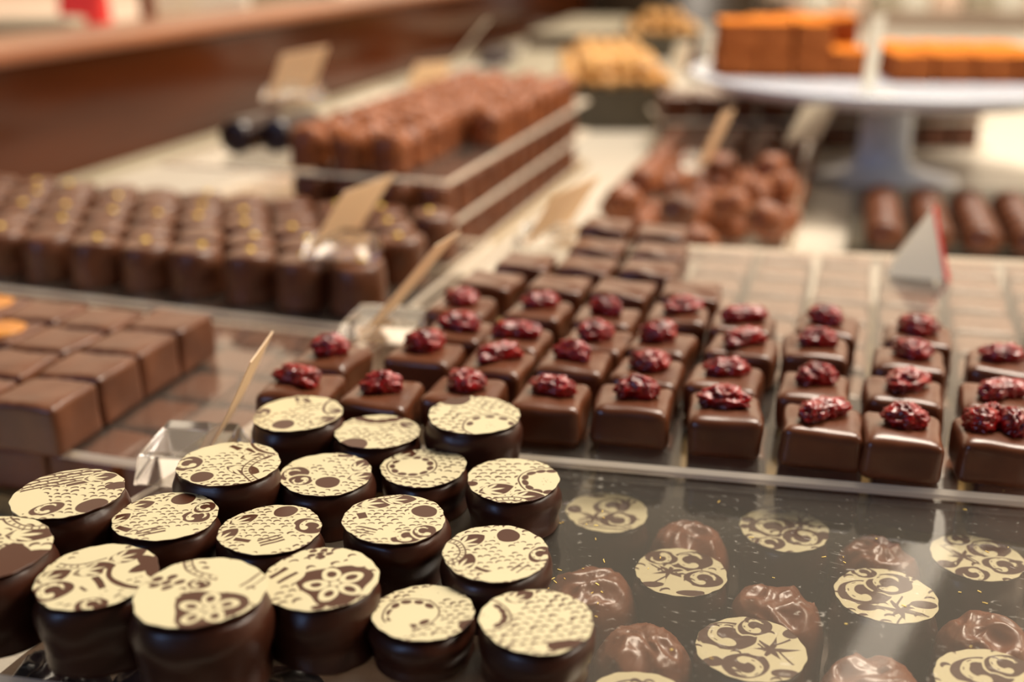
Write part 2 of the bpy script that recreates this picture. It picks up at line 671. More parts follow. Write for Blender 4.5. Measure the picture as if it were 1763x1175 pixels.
    def lens(s, x, y, r, a0=0, a1=360, n=9):
        """ring of dark lobes inside a thin dark line"""
        u, w = s.loc(x, y)
        s.cream(np.hypot(u, w) - r * 1.06)
        s.dark(np.abs(np.hypot(u, w) - r) - 0.018)
        for k in range(n):
            a = math.radians(a0 + (a1 - a0) * (k + .5) / n)
            cx, cy = 0.78 * r * math.cos(a), 0.78 * r * math.sin(a)
            pu = (u - cx) * math.cos(a) + (w - cy) * math.sin(a)
            pw = -(u - cx) * math.sin(a) + (w - cy) * math.cos(a)
            s.dark((np.hypot(pu / (0.13 * r), pw / (0.20 * r)) - 1) * 0.13 * r)
        for k in range(8):
            a = k * 2.4
            s.dark(np.hypot(u - .3 * r * math.cos(a) * (k / 8), w - .3 * r * math.sin(a) * (k / 8)) - 0.012)
        return s

    def curl(s, x, y, ang, sc=0.3):
        sc *= 1.12
        u, w = s.loc(x, y, ang, sc)
        d = np.maximum(np.hypot(u * 0.8, w) - 0.95, -(np.hypot(u + 1.5, w + 1.1) - 0.9)) * sc
        s.cream(d - 0.04)
        s.dark(d)
        rad, th = np.hypot(u - .05, w + .05), np.degrees(np.arctan2(w + .05, u - .05)) % 360
        k = np.where(th < 250, np.abs(rad - 0.60 - 0.16 * np.sin(np.radians(th))) - 0.19 * (.45 + th / 300), 1.0)
        s.v = np.maximum(s.v, -k * sc)
        s.v = np.maximum(s.v, -(np.hypot(u + 0.12, w + 0.42) - 0.26) * sc)
        g = (np.abs(rad - .66 - .16 * np.sin(np.radians(th)))) * sc
        return s.dark(np.where((th < 230) & (np.sin(np.radians(th * 8)) > .35), g - 0.012, 1.0))

    def flower(s, x, y, r, n=5, ang=0):
        u, w = s.loc(x, y, ang)
        th = np.arctan2(w, u)
        s.dark(np.hypot(u, w) - r * (1.12 + 0.16 * np.cos(3 * th)))
        for k in range(n):
            a = 2 * math.pi * k / n
            cx, cy = 0.58 * r * math.cos(a), 0.58 * r * math.sin(a)
            pu = (u - cx) * math.cos(a) + (w - cy) * math.sin(a)
            pw = -(u - cx) * math.sin(a) + (w - cy) * math.cos(a)
            e = (np.hypot(pu / (0.40 * r), pw / (0.29 * r)) - 1) * 0.29 * r
            s.cream(e)
            s.dark(e + 0.15 * r)
        return s.cream(np.hypot(u, w) - 0.16 * r)

    def petals(s, x, y, r, n=5):
        for k in range(n + 1):
            a = 2 * math.pi * k / n
            cx, cy = (x, y) if k == n else (x + r * math.cos(a), y + r * 0.8 * math.sin(a))
            u, w = s.loc(cx, cy, 35)
            s.dark((np.hypot(u / 1.5, w) - r * 0.30))
        return s

    def lines(s, x, y, ang, n=4, gap=0.09, L=0.8, W=0.03):
        u, w = s.loc(x, y, ang)
        for k in range(n):
            uu = w - (k - (n - 1) / 2) * gap + 0.12 * u * u
            s.dark(np.maximum(np.abs(uu) - W * (0.5 + 0.5 * hsh(k, 1, s.seed)), np.abs(u) - L / 2))
        return s

    def star(s, x, y, sc=0.6, ang=0, n=6):
        for k in range(n):
            a = ang + 360 * k / n + (hsh(k, 3, s.seed) - .5) * 16
            L = sc * (0.55 + 0.55 * hsh(k, 5, s.seed))
            u, w = s.loc(x, y, a)
            s.dark(np.maximum(np.abs(w) - 0.075 * np.clip(1 - u / L, 0, 1) * (0.4 + np.minimum(u / L, .3) * 2), -u))
        for k in range(4):
            a = ang + 90 * k + 20
            u, w = s.loc(x, y, a)
            s.dark(np.maximum(np.abs(w - .10 - .1 * u) - 0.022, np.abs(u - sc * .55) - sc * .4))
        return s


def print_disc(name, pat, R, th=0.05, tilt=0.0, tdir=0.0, bend=0.0):
    """thin chocolate disc carrying the pattern in a point attribute"""
    n = NR * NA
    V = []
    xs, ys, vs = pat.x, pat.y, pat.v
    warp = bend * (xs * math.cos(tdir) + ys * math.sin(tdir)) ** 2
    zz = th + warp * R + tilt * R * (xs * math.cos(tdir) + ys * math.sin(tdir))
    co = np.stack([xs * R, ys * R, zz], 1)
    last = co[(NR - 1) * NA:NR * NA].copy()
    last[:, 2] -= th
    last[:, :2] *= 0.995
    co = np.concatenate([co, last, [[0, 0, 0]]])
    Fc = [(n, k, (k + 1) % NA) for k in range(NA)]
    for i in range(NR - 1):
        a, b = i * NA, (i + 1) * NA
        Fc += [(a + k, b + k, b + (k + 1) % NA, a + (k + 1) % NA) for k in range(NA)]
    a, b = (NR - 1) * NA, n + 1
    Fc += [(a + k, b + k, b + (k + 1) % NA, a + (k + 1) % NA) for k in range(NA)]
    Fc += [(n + 1 + NA, b + (k + 1) % NA, b + k) for k in range(NA)]
    me = bpy.data.meshes.new(name)
    me.from_pydata((co * CM).tolist(), [], Fc)
    me.materials.append(M['foil'])
    me.polygons.foreach_set('use_smooth', [True] * len(me.polygons))
    at_ = me.attributes.new('foil', 'FLOAT', 'POINT')
    vals = np.full(len(co), -0.3, dtype=np.float32)
    vals[:n + 1] = vs
    at_.data.foreach_set('value', vals)
    return me


def dipped_body(R, h, seed, Rt):
    """enrobed round chocolate: foot, bulging side, soft shoulder that meets the disc"""
    prof = catmull([(0, 0), (R * .55, 0.0), (R * 0.97, 0.02), (R * 1.0, h * .12), (R * 0.99, h * .30), (R * 1.06, h * .55),
                    (R * 1.07, h * .74), (R * 1.0, h * .90), (Rt * .90, h * .97), (Rt * .80, h * 1.0), (Rt * .4, h * .995), (0, h * .99)], 3)
    V, Fc = lathe(prof, 40)
    off = Vector((seed * 3.3, seed * 7.7, 0))
    for v in V:
        n = noise.noise_vector(Vector(v) * 0.7 + off)
        n2 = noise.noise(Vector(v) * 2.3 + off)
        a = math.atan2(v[1], v[0])
        r = math.hypot(v[0], v[1])
        t = v[2] / h
        k = 0.13 * n.x + 0.045 * n2 + 0.03 * math.sin(3 * a + seed)
        if r > 0.1 * R and t < .97:
            v[0] += math.cos(a) * k
            v[1] += math.sin(a) * k
        if 0.05 < t < .9: v[2] += 0.05 * n.z
    # a drip of coating at the foot
    a0 = seed * 1.9
    for v in V:
        t = v[2] / h
        a = math.atan2(v[1], v[0])
        d = (a - a0 + math.pi) % (2 * math.pi) - math.pi
        if t < .35: 
            g = 0.10 * math.exp(-(d / .4) ** 2) * (1 - t / .35)
            v[0] += math.cos(a) * g
            v[1] += math.sin(a) * g
        v[2] = max(0, v[2])
    return V, Fc


# ------------------------------------------------------------------ front pile of printed chocolates
SHEET_Z = 4.8
ups = []  # (px, py, width px, height px, pattern builder, label)
P = Pat


def U(px, py, w, f, label, rot=0, tilt=0.0, tdir=0.0): ups.append((px, py, w, f, label, rot, tilt, tdir))


U(527, 714, 152, lambda: P(seed=1).scales(.14, 10).clear(-.55, .5, .42).eye(-.2, -.62, .25).leaf(.62, -.42, 30, .26).leaf(
    .75, .1, -10, .22).bar(.1, .72, -60, .3, .12).bar(-.15, .8, -70, .28, .1).arc(1.15, .35, .62, .07, 100, 230).curl(-.85, .1, 90, .2),
  'printed round chocolate at the back left of the front pile, against the cherry squares', 0)
U(641, 745, 146, lambda: P(seed=2).scales(.15, -5).eye(-.45, -.75, .33).lens(-.05, 1.35, .95, 225, 330, 5).leaf(.75, .35, 150, .26)
  .bar(.1, .82, 10, .3, .03),
  'printed round chocolate between the back left and back right ones of the pile', 0)
U(808, 720, 158, lambda: P(seed=3).scales(.16, 15).eye(-.5, .85, .38).lens(.35, -.55, .58, -10, 190, 5),
  'printed round chocolate at the back right of the front pile against the cherry squares', 0)
U(388, 808, 176, lambda: P(seed=4).scales(.125, 5).clear(-.6, .75, .42).eye(-.4, -.6, .22).leaf(.5, .35, 20, .3).leaf(
    .35, -.3, -20, .3).beads(1.15, -.2, .75, .07, 44, 110, 250).bar(-.05, .72, -35, .3, .13).bar(.3, .62, -30, .3, .1)
  .arc(.95, 1.2, .75, .08, 180, 260).curl(-.8, -.05, 80, .24),
  'printed round chocolate just right of the nearest clear card holder, beaded arc on its right')
U(548, 818, 158, lambda: P(seed=5).scales(.125, -10).clear(-.55, .75, .38).eye(.1, -.38, .26).curl(-.68, -.02, 60, .26).curl(
    -.5, -.3, 160, .2).leaf(.7, .42, 70, .26).leaf(.8, -.12, 20, .28).bar(.3, .88, -5, .35, .1),
  'printed round chocolate with its dark eye spot just below the middle of the disc')
U(732, 797, 146, lambda: P(seed=6).scales(.15, -15).lens(-.28, .08, .58, 0, 360, 11).clear(-.35, .1, .3).leaf(-.5, .68, 30, .3).leaf(
    .02, .92, 10, .22).leaf(.2, .95, 10, .25),
  'printed round chocolate whose disc shows a wheel of dark lobes left of the middle')
U(883, 826, 158, lambda: P(seed=7).scales(.15, 0).lens(.72, -.1, .6, 60, 290, 8).leaf(-.35, -.45, 20, .32).leaf(.3, -.78, 10, .32)
  .beads(-.1, -1.45, .62, .06, 30, 30, 150).bare(-.9, -.2, .14, .1),
  'printed round chocolate with a half wheel cut off by the right rim of its disc')
U(135, 851, 188, lambda: P(seed=8).scales(.13, -10, .9).clear(-.75, -.35, .5).lines(-.3, .62, 20, 5, .12, 1.5, .03).bar(.05, .38, 22, .42, .10)
  .leaf(.4, .62, 15, .26).bare(.82, .25, .22, .15).eye(.62, -.52, .27).curl(-.15, -.62, 40, .22).clear(-.8, -.55, .38),
  'printed round chocolate with long stripes across the upper left of its disc')
U(290, 876, 174, lambda: P(seed=9).scales(.12, 10).eye(.15, .72, .24).leaf(-.65, .45, 30, .26).leaf(-.85, -.15, 60, .22).curl(
    .6, -.02, -20, .22).curl(.68, .35, 60, .18).clear(.35, -.75, .38, .22, 15).bar(-.65, -.55, -20, .32, .15).lines(-.1, -.62, 30, 3, .1, .5, .03),
  'printed round chocolate directly in front of the nearest tan card, eye spot at far rim')
U(465, 911, 176, lambda: P(seed=10).scales(.12, 0).eye(.17, .72, .24).leaf(-.6, .4, 35, .26).leaf(-.8, -.25, 60, .26).curl(
    .75, .1, -30, .26).clear(.2, -.62, .5, .2, 20).bar(-.45, -.45, -20, .34, .12).lines(.1, -.45, 30, 3, .1, .5, .03),
  'printed round chocolate in mid pile, eye spot at far rim, flower discs in front')
U(679, 894, 176, lambda: P(seed=11).scales(.12, 5).eye(.57, .32, .25).leaf(-.45, .6, 10, .3).leaf(.03, .8, 5, .28).bar(
    -.65, .1, -75, .25, .18).curl(.3, -.7, 30, .24).curl(.62, -.5, 60, .2).clear(-.15, -.62, .3, .14).lines(-.5, -.5, -20, 3, .1, .4, .03)
  .beads(-.5, 1.7, .85, .05, 40, 240, 320),
  'printed round chocolate with eye spot at the right and two leaves along the far rim')
U(854, 954, 182, lambda: P(seed=12).scales(.12, 10).eye(.22, .62, .23).leaf(-.5, .42, 40, .28).leaf(-.6, -.35, 70, .28).beads(
    -1.05, .05, .42, .06, 30, 290, 430).bar(-.22, -.58, -30, .36, .1).curl(.85, -.05, 60, .22).clear(.2, -.75, .5, .2, 10)
  .lines(.45, -.5, 50, 2, .12, .4, .03),
  'printed round chocolate behind the front right one, eye spot near the far rim')
U(-30, 945, 224, lambda: P(seed=13).scales(.15, 5, .5).barez(.62, -.65, .75, 7, .16).leaf(.55, .45, 10, .32).beads(.5, 1.25, .6, .06, 34, 210, 330)
  .lines(0, .1, 20, 3, .12, .5, .04),
  'printed round chocolate cut off by the left edge, print missing from its near half')
U(167, 993, 205, lambda: P(seed=14).scales(.12, 30, .45).clear(-.2, -.3, .5).clear(.45, .3, .45).clear(-.2, .7, .35).beads(-.55, 1.25, .95, .06, 50, 255, 345)
  .leaf(.32, .62, 30, .28).leaf(-.1, .2, 25, .28).leaf(-.72, -.02, 40, .26).barez(.85, .35, .34, 5, .3).arc(.85, .35, .72, .1, 190, 300, .05)
  .bar(.1, -.2, -55, .4, .13).curl(-.6, -.45, 30, .26).curl(.2, -.85, 20, .2).bar(-.1, -.4, -40, .2, .06),
  'printed round chocolate at the left front with a jagged bare patch at its right rim')
U(348, 1020, 224, lambda: P(seed=15).scales(.15, 0, .35).petals(-.62, .28, .2).beads(.15, 1.05, .62, .06, 30, 180, 270).flower(
    .22, -.48, .48, 5, 20).clear(.3, .65, .36, .2).lines(.75, .3, 60, 2, .15, .5, .02).curl(-.1, .22, 0, .14).clear(-.6, -.3, .28),
  'widest printed round chocolate, flower at the near right of its disc, at the front')
U(577, 999, 200, lambda: P(seed=16).scales(.15, 20, .5).flower(.28, -.2, .55, 5, 40).petals(-.15, .8, .17).clear(-.6, .1, .3).lines(
    -.68, .1, 50, 2, .25, .4, .05).clear(.6, .55, .2).bare(.1, -.9, .12, .07),
  'printed round chocolate at the front centre, large flower filling the right of its disc')
U(703, 1052, 175, lambda: P(seed=17).scales(.14, 10, .8).lens(-.25, -.05, .55, 20, 330, 9).clear(-.35, -.1, .33).clear(-.5, -.6, .3).bare(.95, -.5, .25, .22)
  .clear(0, .75, .25, .12),
  'printed round chocolate in front, small wheel of lobes, directly left of the front right one')
U(924, 1070, 196, lambda: P(seed=18).scales(.15, 12, .95).clear(-.55, .45, .3).leaf(-.3, .75, 30, .25).lens(-.95, .1, .5, -60, 60, 5).bare(.55, -.75, .4, .2)
  .clear(.6, -.9, .3, .1),
  'printed round chocolate at the front right corner of the pile')

pts = []
for (px, py, w, f, label, rot, tilt, td) in ups:
    zest = CAMZ - 2.45 * math.cos(PITCH) * (py + 120) / w
    z = 6.35 + 0.30 * max(-1.6, min(1.6, zest - 6.35))
    D = w / pxcm(py, z)
    x, y = at(px, py, z)
    pts.append([x, y, z, D, label, f])
# nudge apart so that bodies do not run through each other
for it in range(60):
    for i in range(len(pts)):
        for j in range(i):
            a, b = pts[i], pts[j]
            dx, dy = a[0] - b[0], a[1] - b[1]
            d = math.hypot(dx, dy)
            need = 0.5 * (a[3] + b[3]) * 0.97 + 0.02
            if d < need:
                k = (need - d) / d * 0.25
                a[0] += dx * k
                a[1] += dy * k
                b[0] -= dx * k
                b[1] -= dy * k
for i, (x, y, z, D, label, f) in enumerate(pts):
    t = thing('printed_chocolate', label, 'chocolate', (x, y, SHEET_Z), 0, 'printed chocolates piled on the near acrylic sheet')
    h = z - SHEET_Z - 0.05
    R = D / 2
    RB = R * 0.98
    V, Fc = dipped_body(RB, h, i + 1, R)
    link('chocolate_body', mesh('chocolate_body', V, Fc, M['dark']), t)
    tl = (0.06, -0.05, 0.04, 0.03, -0.04, 0.05)[i % 6]
    td = i * 1.3
    # the photo's directions on the disc follow the camera, so turn the print with it
    me = print_disc('transfer_disc', f(), R * 1.0, 0.045, tl * .5, td, 0.02 * ((i % 3) - 1))
    link('transfer_disc', me, t, (0, 0, h + 0.005 + abs(tl) * R * .25), YAW)


# ------------------------------------------------------------------ near tray: board, lower layer, acrylic sheet
slab('base_board', [(-19.8, 12.5), (9, 15.2), (7.2, 31.0), (-19.4, 28.6)], 0, 1.6, [M['darkboard']],
     'dark board under the lower layer of round chocolates at the front', 'board')
nf = [at(-260, 1135, SHEET_Z), at(1900, 1420, SHEET_Z), at(1900, 872, SHEET_Z), at(418, 741, SHEET_Z)]
sheet('acrylic_sheet', nf, SHEET_Z, 'nearest clear acrylic sheet carrying the pile of printed round chocolates')


def crinkle_top(R, h, seed, amp=0.22):
    """dipped round with a puckered, folded top"""
    prof = catmull([(0, 0), (R * .9, 0), (R * 1.0, h * .12), (R * 1.0, h * .35), (R * .99, h * .60), (R * .88, h * .82),
                    (R * .66, h * .93), (R * .36, h * .98), (0, h * 1.0)], 5)
    V, Fc = lathe(prof, 56)
    off = Vector((seed * 4.1, seed * 2.7, seed))
    for v in V:
        t = max(0, (v[2] / h - .55) / .45)
        n = noise.noise_vector(Vector((v[0], v[1], 0)) * .8 + off)
        q = Vector((v[0] + n.x * .5, v[1] + n.y * .5, 0)) * 1.25 + off
        ridge = 1 - abs(noise.noise(q)) * 2.6
        ridge2 = 1 - abs(noise.noise(q * 2.1 + Vector((5, 5, 5)))) * 2.4
        a = math.atan2(v[1], v[0])
        r = math.hypot(v[0], v[1])
        v[2] += t * amp * (ridge * 1.0 + 0.38 * ridge2) * (1 if r < R * .8 else .5)
        k = 0.07 * n.x + .03 * noise.noise(Vector(v) * 1.6 + off)
        if r > .2 * R:
            v[0] += math.cos(a) * k
            v[1] += math.sin(a) * k
        v[2] = max(0, v[2])
    zm = max(v[2] for v in V)
    return [[v[0], v[1], v[2] * h / zm] for v in V], Fc


LOWZ = 1.6
lows = [  # px, py, w, pattern, label
    (1045, 882, 140, lambda: P(seed=31).lines(-.1, -.65, -10, 4, .1, 1.3, .03).curl(.15, .3, 20, .36).curl(.25, -.38, 200, .34).star(-.35, -.28, .42, 10)
     .petals(.55, .52, .16).bare(-.78, .15, .18, .2).bare(-.2, .85, .25, .07).scales(.2, 10, .22),
     'scroll printed round chocolate, back left one, closest to the pile'),
    (1350, 912, 150, lambda: P(seed=32).curl(-.25, .1, 10, .42).curl(.35, -.35, 190, .36).star(.45, .3, .48, 20).bare(-.75, .45, .16, .12).bare(-.88, .15, .1, .1)
     .bare(.1, .85, .3, .08).curl(-.45, -.62, 10, .26).bare(.85, -.3, .14, .18).scales(.18, 0, .3),
     'scroll printed round chocolate under the near sheet in the back row, second from the pile'),
    (1682, 960, 154, lambda: P(seed=33).star(-.3, .05, .6, 0).curl(.4, .35, 20, .38).curl(.45, -.35, -10, .34).curl(-.35, -.68, 180, .28).curl(-.15, .78, 30, .24)
     .bare(-.8, -.3, .2, .16).bare(.8, -.2, .15, .06).scales(.2, 0, .2),
     'scroll printed round chocolate, rightmost in the back row'),
    (1172, 985, 156, lambda: P(seed=34).star(-.25, 0, .58, 10).curl(.3, .45, 20, .38).curl(-.35, .6, 170, .28).curl(.45, -.3, -10, .32).bare(-.7, -.5, .25, .12)
     .bare(.1, -.85, .3, .12).scales(.2, 0, .25),
     'scroll printed round chocolate, second row, star of dark rays left of its middle'),
    (1525, 1025, 172, lambda: P(seed=35).star(.1, -.55, .55, 30).curl(-.4, .1, 10, .42).curl(.2, .4, 20, .36).petals(.62, .6, .15).bare(.65, -.35, .25, .14)
     .curl(-.2, .85, 0, .2).bare(-.5, -.45, .2, .12).scales(.2, 0, .2),
     'scroll printed round chocolate, second row, star of dark rays at its near rim'),
    (1293, 1117, 188, lambda: P(seed=36).star(.35, -.05, .55, 0).curl(-.35, .4, 10, .42).curl(-.2, -.5, 200, .34).curl(.2, .68, 30, .26).bare(-.75, -.4, .2, .13)
     .bare(.85, .45, .16, .16).bare(.45, -.75, .25, .12).scales(.2, 0, .2),
     'scroll printed round chocolate under the near sheet, nearest whole one, right of the pile corner'),
    (1712, 1176, 196, lambda: P(seed=37).curl(-.1, .3, 10, .42).curl(.4, .5, 20, .3).star(.3, -.3, .5).scales(.2, 0, .3),
     'scroll printed round chocolate cut off by the bottom right corner of the photo'),
    (1100, 1215, 190, lambda: P(seed=38).curl(-.1, .3, 10, .42).star(.3, -.3, .5).scales(.2, 0, .3),
     'scroll printed round chocolate peeping in at the bottom edge beside the pile'),
]
lowpos = []
for i, (px, py, w, f, label) in enumerate(lows):
    z = 3.95
    x, y = at(px, py, z)
    D = w / pxcm(py, z)
    lowpos.append((x, y, D))
    t = thing('scroll_chocolate', label, 'chocolate', (x, y, LOWZ), 0, 'scroll printed chocolates under the near acrylic sheet')
    V, Fc = dipped_body(D / 2 * .97, z - LOWZ - .05, i + 31, D / 2)
    link('chocolate_body', mesh('chocolate_body', V, Fc, M['dark']), t)
    link('transfer_disc', print_disc('transfer_disc', f(), D / 2, 0.045), t, (0, 0, z - LOWZ - .045), YAW)
for i, (px, py, D, label) in enumerate([
    (1187, 925, 2.35, 'crinkled milk chocolate under the near sheet in the back row between two scroll printed ones'),
    (1515, 950, 2.35, 'crinkled milk chocolate under the near sheet at the back, crossed by the diagonal reflection'),
    (1018, 1005, 2.45, 'crinkled milk chocolate under the near sheet partly hidden behind the right end of the pile'),
    (1338, 1035, 2.45, 'crinkled milk chocolate under the near sheet with a star shaped pucker, third row'),
    (1110, 1112, 2.5, 'crinkled milk chocolate under the near sheet right beside the front corner of the pile'),
    (1700, 1088, 2.4, 'crinkled milk chocolate at the right edge of the photo with a deep fold'),
    (1505, 1168, 2.5, 'crinkled milk chocolate under the near sheet cut off by the bottom edge')]):
    x, y = at(px, py, 3.8)
    t = link('crinkled_chocolate', mesh('crinkled_chocolate', *crinkle_top(D / 2, 2.45, i + 2), M['milk']), None, (x, y, LOWZ), i * 1.1)
    tag(t, label, 'chocolate', 'crinkled chocolates under the near acrylic sheet')
for i, (px, py, label) in enumerate([
    (95, 1150, 'dark crinkled chocolate under the near sheet at the bottom left corner of the photo'),
    (275, 1158, 'dark crinkled chocolate under the near sheet glimpsed between the two front left printed ones'),
    (480, 1190, 'dark crinkled chocolate under the near sheet glimpsed below the flower printed chocolates')]):
    x, y = at(px, py, 3.6)
    t = link('crinkled_chocolate', mesh('crinkled_chocolate', *crinkle_top(1.2, 2.3, i + 22, .16), M['black']), None, (x, y, LOWZ), i * 1.4)
    tag(t, label, 'chocolate', 'crinkled chocolates under the near acrylic sheet')
# crumbs of cocoa butter on the sheet
V, Fc = [], []
cr = random.Random(4)
for k in range(46):
    px, py = cr.choice([(cr.uniform(940, 1040), cr.uniform(880, 1090)), (cr.uniform(960, 1760), cr.uniform(840, 1170))])
    x, y = at(px, py, SHEET_Z)
    if x > 6 or y < 18: continue
    a = cr.uniform(0, 3.14)
    L, W = cr.uniform(.02, .07), cr.uniform(.008, .016)
    b = len(V)
    for sx, sy, sz in ((-1, -1, 0), (1, -1, 0), (1, 1, 0), (-1, 1, 0), (-1, -1, 1), (1, -1, 1), (1, 1, 1), (-1, 1, 1)):
        V.append((x + L * sx * math.cos(a) - W * sy * math.sin(a), y + L * sx * math.sin(a) + W * sy * math.cos(a),
                  SHEET_Z + sz * .015))
    Fc += [tuple(b + q for q in f) for f in ((0, 3, 2, 1), (4, 5, 6, 7), (0, 1, 5, 4), (2, 3, 7, 6), (0, 4, 7, 3), (1, 2, 6, 5))]
tag(link('crumbs', mesh('crumbs', V, Fc, M['crumb'], False)), 'pale cocoa butter crumbs scattered on the near acrylic sheet',
    'crumbs', kind='stuff')

# ------------------------------------------------------------------ cherry tray
CZ = 5.12


def cherry_mesh(seed):
    bpy_v, bpy_f = lathe([(0, -1), (.38, -.92), (.71, -.71), (.92, -.38), (1, 0), (.92, .38), (.71, .71), (.38, .92), (0, 1)], 16)
    me = bpy.data.meshes.new('t')
    me.from_pydata(bpy_v, [], bpy_f)
    import bmesh
    bm = bmesh.new()
    bm.from_mesh(me)
    bmesh.ops.subdivide_edges(bm, edges=bm.edges[:], cuts=3, use_grid_fill=True, smooth=1.0)
    V = [list(v.co) for v in bm.verts]
    Fc = [tuple(v.index for v in f.verts) for f in bm.faces]
    bm.free()
    bpy.data.meshes.remove(me)
    r = random.Random(seed)
    two = seed % 3 == 0
    sx, sy, sz = r.uniform(.54, .70), r.uniform(.38, .48), r.uniform(.32, .40)
    off = Vector((seed * 3.7, seed * 1.3, seed * 2.9))
    bend = r.uniform(-.5, .5)
    for v in V:
        q = Vector(v)
        n1 = 1 - abs(noise.noise(q * 1.5 + off)) * 2.2
        n2 = 1 - abs(noise.noise(q * 3.6 + off)) * 2.6
        n3 = noise.noise(q * 6 + off)
        k = 0.86 + .24 * n1 + .15 * n2 + .06 * n3
        if two: k *= 0.72 + .42 * abs(v[0])
        x, y, z = v[0] * k * sx, v[1] * k * sy, v[2] * k * sz
        y += bend * x * x
        v[0], v[1], v[2] = x, y, z + .24
    for v in V: v[2] = max(v[2], 0.0)
    return mesh('dried_cherry', V, Fc, M['cherry'])


cherry_me = [cherry_mesh(s) for s in range(9)]
square_me = [mesh('chocolate_body', *rbox(2.25, 2.12, 1.24, .26, 12, s, .10, .9, .01, .06), M['square']) for s in range(6)]
# rows as seen, front row first: (px, py) of each cherry
rows = [
    [(515, 652), (655, 664), (798, 660), (948, 668), (1090, 674), (1250, 690), (1418, 710), (1556, 725), (1724, 734)],
    [(570, 596), (735, 590), (858, 606), (990, 606), (1118, 621), (1250, 633), (1405, 647), (1558, 655), (1722, 668)],
    [(790, 553), (890, 567), (1027, 570), (1140, 573), (1280, 580), (1405, 582), (1567, 603), (1728, 608)],
    [(797, 512), (930, 518), (1045, 529), (1170, 526), (1280, 540), (1425, 545), (1582, 562)],
]
rown = ['front row', 'second row', 'third row', 'back row']
k = 0
for ri, row in enumerate(rows):
    for ci, (px, py) in enumerate(row):
        x, y = at(px, py, 6.6)
        side = 'first from the left' if ci == 0 else ('rightmost' if ci == len(row) - 1 else ordinal(ci, 0) + ' from the left')
        extra = ''
        
        t = thing('cherry_chocolate', 'square chocolate topped with a dried cherry, %s, %s%s' % (rown[ri], side, extra),
                  'chocolate', (x, y - .15 if ri else y + .12, CZ), math.radians(RND.uniform(-3, 3) + (4 if ri == 0 else 0)),
                  'cherry topped square chocolates')
        b = link('chocolate_body', square_me[k % 6], t, (0, 0, 0), (k % 4) * math.pi / 2)
        c = link('dried_cherry', cherry_me[(k * 4 + ri) % 9], t, (RND.uniform(-.08, .08), RND.uniform(.04, .18), 1.24),
                 RND.uniform(-.7, .7) + YAW)
        if (ri, ci) == (0, 8):
            for q, (dx, dy) in enumerate([(-.42, .1), (-.2, .5), (.38, .15)]):
                if q == 0:
                    c.location.x += -.42 * CM
                    c.scale = (.75, .9, 1)
                else:
                    c2 = link('dried_cherry', cherry_me[q + 3], t, (dx, dy, 1.24), q)
                    c2.scale = (.75, .8, 1)
        k += 1
# plain squares with two raised lines, behind the cherries on the left
ridge_me = [mesh('ridged_square_chocolate', *rbox(2.25, 2.15, 1.28, .2, 14, s + 20, .07, .9, .04, .03, (.5, .86, 1.1, .035)), M['square']) for s in
            range(4)]
plain = [[(845, 480), (962, 487), (1072, 494), (1190, 498)], [(905, 448), (1010, 452), (1118, 458)],
         [(1030, 420), (1136, 428)], [(1045, 384), (1140, 396)]]
pn = ['row directly behind the cherries', 'second row behind the cherries', 'third row behind the cherries', 'rearmost row near the striped rounds']
for ri, row in enumerate(plain):
    for ci, (px, py) in enumerate(row):
        x, y = at(px, py, 6.4)
        t = link('ridged_square_chocolate', ridge_me[(ri + ci) % 4], None, (x, y, CZ), math.radians(RND.uniform(-4, 4)))
        tag(t, 'ridged square chocolate, %s, %s from the left' % (pn[ri], ordinal(ci, 0)), 'chocolate',
            'plain ridged square chocolates behind the cherry ones')
cs = [(-17.3, 28.3), (12, 31.0), (10.5, 56.5), (-6.8, 54.2), (-7.4, 54.2), (-17.3, 53.2)]
sheet('acrylic_sheet', [at(440, 747, CZ), at(2000, 878, CZ), at(2000, 458, CZ), at(885, 408, CZ)], CZ,
      'large clear acrylic sheet carrying the cherry topped square chocolates')
slab('base_board', [(-14.8, 30.6), (12, 33.2), (11.2, 54.6), (-14.8, 52.6)], 0, 2.9, [M['board']],
     'pale board under the lower layer of square chocolates on the right', 'board')
low_me = [mesh('square_chocolate', *rbox(2.35, 2.3, 1.9, .22, 10, s + 40, .07, .9, .04, .03), M['milk']) for s in range(3)]
for i in range(9):
    for j in range(9):
        x, y = -11.1 + i * 2.75 + j * .03, 32.2 + j * 2.72 + i * .08
        if not (j < 1 or (j >= 2 and x > -8 - .0)): continue
        if x < -9 and j > 0: continue
        t = link('square_chocolate', low_me[(i * 2 + j) % 3], None, (x, y, 2.9), math.radians(RND.uniform(-3, 3)))
        tag(t, 'square chocolate under the cherry sheet, %s row from front, %s from left' % (ordinal(j, 0), ordinal(i, 0)),
            'chocolate', 'square chocolates under the cherry sheet')

